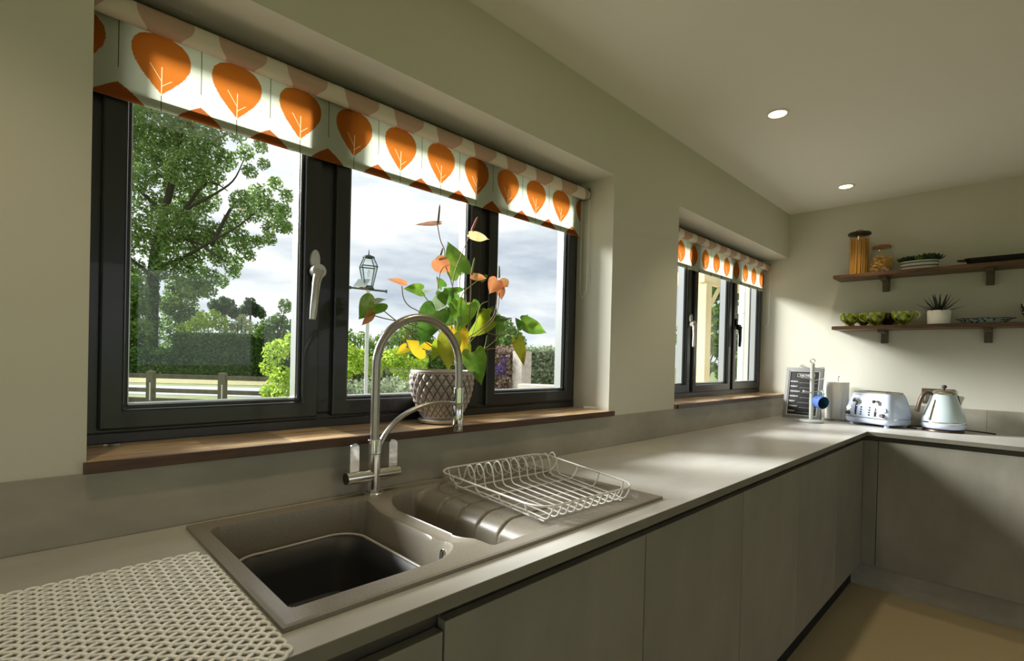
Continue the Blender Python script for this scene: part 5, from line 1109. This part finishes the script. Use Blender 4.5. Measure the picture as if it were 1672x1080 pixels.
# right-hand pane
tree('tree_beyond_garden', 'broad tree beyond the garden in the right-hand pane', [(800, 530, 24), (780, 545, 20), (820, 540, 22), (795, 508, 16), (835, 555, 20), (770, 560, 16), (848, 560, 12), (810, 560, 22), (762, 530, 16)], 26, 1300, .10, LM_oak, 806)
hedge('green_hedge', 'pale green hedge at the right of the right-hand pane', 842, 960, 13, 12.5, 1.42, LM_gry, 16000, .045)
hedge('twiggy_hedge', 'brown twiggy hedge with violet flowers in the right-hand pane', 772, 846, 9.2, 9.0, 1.30, LM_twig, 20000, .030, th_=.8)
foliage('violet_flower', [cloud(far(px, py, 9.0), pxr(r, 9), n_, .018) for px, py, r, n_ in ((822, 588, 6, 120), (818, 602, 9, 260), (824, 612, 7, 120), (812, 608, 5, 80))], LM_vio, bpy.data.objects['twiggy_hedge'])['kind'] = 'stuff'
c = far(852, 610, 8.9); o = MB().box(c.x-.12, c.x+.12, c.y-.12, c.y+.12, GZ0, far(852, 574, 8.9).z).build('gate_post', mat('concrete_post', rgb(168, 160, 152), .9, noise=(14, .2, (1, 1, 1))), bevel=.01); prop(o, 'squat concrete gate post at the end of the brown twiggy hedge', 'post')
a, b = far(845, 628, 7.5), far(930, 626, 7.3); d = (b-a); d.z = 0; d.normalize(); n_ = Vector((-d.y, d.x, 0)); L = (b-a).length
vs = [(a.x+d.x*u+n_.x*w_, a.y+d.y*u+n_.y*w_, z) for z in (GZ0, a.z) for u, w_ in ((0, 0), (L, 0), (L, .3), (0, .3))]
o = MB().add(vs, [(0, 3, 2, 1), (4, 5, 6, 7), (0, 1, 5, 4), (1, 2, 6, 5), (2, 3, 7, 6), (3, 0, 4, 7)]).build('low_garden_wall', mat('pale_stone', rgb(214, 208, 192), .85, noise=(9, .12, (1, 1, 1)))); prop(o, 'low pale stone garden wall at the foot of the right-hand pane', 'garden wall')
# lantern on a post with a solar panel
LD = 6.3; lp = lambda px, py: far(px, py, LD)
c = lp(601, 470); u_ = pxr(1, LD); M_lan = mat('lantern_metal', rgb(52, 62, 56), .5, metal=.3); M_lg = glass_sheet('lantern_glass', (.93, .96, .95, 1), .3)
t = thing('garden_lantern', 'glass garden lantern with a small solar panel on a tall grey post', 'lamp post', (c.x, c.y, GZ0))
zt_, zs_, zm_, zb_ = lp(601, 422).z, lp(601, 434).z, lp(601, 434).z, lp(601, 468).z
def sq(r, z, ang=.5): return [Vector((c.x+r*math.cos(ang+PI/2*k), c.y+r*math.sin(ang+PI/2*k), z)) for k in range(4)]
top_, mid_, bot_ = sq(9*u_, lp(601, 421).z), sq(17*u_, lp(601, 436).z), sq(9*u_, lp(601, 468).z)
for A, B_ in ((top_, mid_), (mid_, bot_)):
    for k in range(4):
        MB().tube([A[k], B_[k]], .9*u_, 6).build('corner_bar', M_lan, t)
        MB().add([A[k], A[(k+1) % 4], B_[(k+1) % 4], B_[k]], [(0, 1, 2, 3)]).build('glass_pane', M_lg, t)
for A in (top_, mid_, bot_): MB().tube(A, 1.0*u_, 6, closed=True).build('frame_ring', M_lan, t)
MB().lathe([(10*u_, 0), (9*u_, 2.0*u_), (3*u_, 4*u_), (1.2*u_, 5*u_), (.8*u_, 10*u_), (.1*u_, 14*u_)], (c.x, c.y, lp(601, 421).z), 16).build('cap_finial', M_lan, t, smooth=50)
MB().lathe([(.1*u_, 0), (1.6*u_, 0), (1.6*u_, 3*u_), (3.2*u_, 6*u_), (3*u_, 9*u_), (.1*u_, 11*u_)], (c.x, c.y, lp(601, 452).z), 16).build('bulb', mat('bulb_glass', rgb(200, 206, 206), .1, alpha=None), t, smooth=60)
MB().lathe([(3*u_, GZ0+.0-lp(601, 474).z), (3*u_, 0)], (c.x, c.y, lp(601, 474).z), 14).build('post', mat('grey_post', rgb(158, 162, 160), .5), t, smooth=60)
bz = lp(601, 472).z; MB().lathe([(.1*u_, 0), (10*u_, 0), (9*u_, 3*u_), (4*u_, 4*u_)], (c.x, c.y, bz), 20).build('base_plate', M_lan, t, smooth=50)
ra_ = R_.copy(); ra_.z = 0; ra_.normalize()
q0 = Vector((c.x, c.y, bz-.5*u_)); MB().tube([q0-ra_*29*u_+Vector((0, 0, 2*u_)), q0+ra_*30*u_-Vector((0, 0, 3*u_))], 1.6*u_, 8).build('cross_arm', M_lan, t, smooth=60)
for s_ in (-29, 30): e_ = q0+ra_*s_*u_+Vector((0, 0, (2 if s_ < 0 else -3)*u_)); MB().tube([e_-ra_*1*u_, e_+ra_*1*u_], 2.8*u_, 10).build('arm_end', M_lan, t)
fr = F_.copy(); fr.z = 0; fr.normalize(); pn0 = q0-ra_*9*u_-fr*12*u_+Vector((0, 0, 3*u_))
vs = [pn0+ra_*x*u_+fr*(y*u_)+Vector((0, 0, z*u_)) for (x, y, z) in ((-11, -2, 0), (9, -2, 0), (13, 8, 13), (-6, 8, 13))]; vs2 = [v+Vector((0, 0, -1.4*u_))+fr*1*u_ for v in vs]
MB().add(vs+vs2, [(0, 1, 2, 3), (7, 6, 5, 4), (0, 4, 5, 1), (1, 5, 6, 2), (2, 6, 7, 3), (3, 7, 4, 0)]).build('solar_panel', mat('solar_panel', rgb(150, 162, 156), .25), t, bevel=.003)
MB().tube([pn0+ra_*-2*u_+Vector((0, 0, -1*u_)), q0+Vector((0, 0, 0))], 1.6*u_, 6).build('panel_arm', M_lan, t)

# oak-framed porch and downpipe beyond the far window
M_oakp = mat('porch_oak', rgb(222, 200, 150), .7, noise=(5, .12, (1, 1, .3))); t = thing('oak_porch', 'pale oak porch frame with post, beam and brace outside the far window', 'porch', (6.0, 1.6, GZ0))
pa = on('y', 1.6, 1152, 540); y2 = on('x', pa.x, 1137, 540).y; x2 = on('y', 1.6, 1161, 540).x; zb1, zb0 = on('x', pa.x, 1145, 440).z, on('x', pa.x, 1145, 462).z
MB().box(pa.x, x2, 1.6, y2, GZ0, zb0).build('post', M_oakp, t, bevel=.006)
MB().box(pa.x-.02, x2+2.6, 1.62, y2-.02, zb0, zb1).build('beam', M_oakp, t, bevel=.006)
MB().box(pa.x+.02, x2-.02, y2, y2+1.6, zb0, zb1).build('beam', M_oakp, t, bevel=.006)
m = MB(); m.prism([(x2, zb0-.42), (x2, zb0-.30), (x2+.30, zb0), (x2+.42, zb0)], lambda a, b: (a, 1.66, b), lambda a, b: (a, y2-.06, b)); m.build('brace', M_oakp, t)
MB().box(pa.x-.12, x2+.12, 1.50, y2+.12, GZ0, GZ0+.35).build('plinth', MATS['pale_stone'], t, bevel=.01)
dp = on('y', .62, 1215, 540); t = thing('downpipe', 'pale grey rainwater downpipe outside the far window', 'downpipe', (dp.x, .62, GZ0))
MB().cyl((dp.x, .62, GZ0), .05, 3.0, 22).build('pipe', mat('grey_pvc', rgb(206, 210, 212), .4), t, smooth=40); MB().cyl((dp.x, .62, 1.72), .058, .07, 22).build('collar', MATS['grey_pvc'], t, smooth=40)
bush('porch_shrub', 'dark leafy shrub at the foot of the oak porch post', 'bush', [(1133, 600, 12), (1140, 615, 14), (1163, 600, 8), (1180, 610, 12), (1125, 620, 14)], 11, 1500, .05, LM_dk, .2)
bush('porch_bush', 'soft green bush filling the view behind the porch posts', 'bush', [(1135, 500, 22), (1165, 520, 24), (1190, 510, 20), (1150, 560, 24), (1180, 565, 24), (1125, 550, 24), (1205, 560, 20), (1160, 480, 18), (1195, 480, 16), (1135, 590, 20), (1200, 600, 20)], 16, 900, .08, LM_mid, .4)

# things of one kind that carry no group yet share one
by = {}
for o in bpy.data.objects:
    if o.parent is None and o.get('category') and not o.get('group'): by.setdefault(o.name.split('.')[0], []).append(o)
for nm, l in by.items():
    if len(l) > 1:
        for o in l: o['group'] = {'distant_tree': 'distant trees beyond the hedge', 'flowering_shrub': 'pale shrubs behind the clipped hedge', 'bright_shrub': 'bright green garden shrubs', 'handle_rail': 'dark handle channels under the worktops'}.get(nm, nm.replace('_', ' ') + ' pieces')
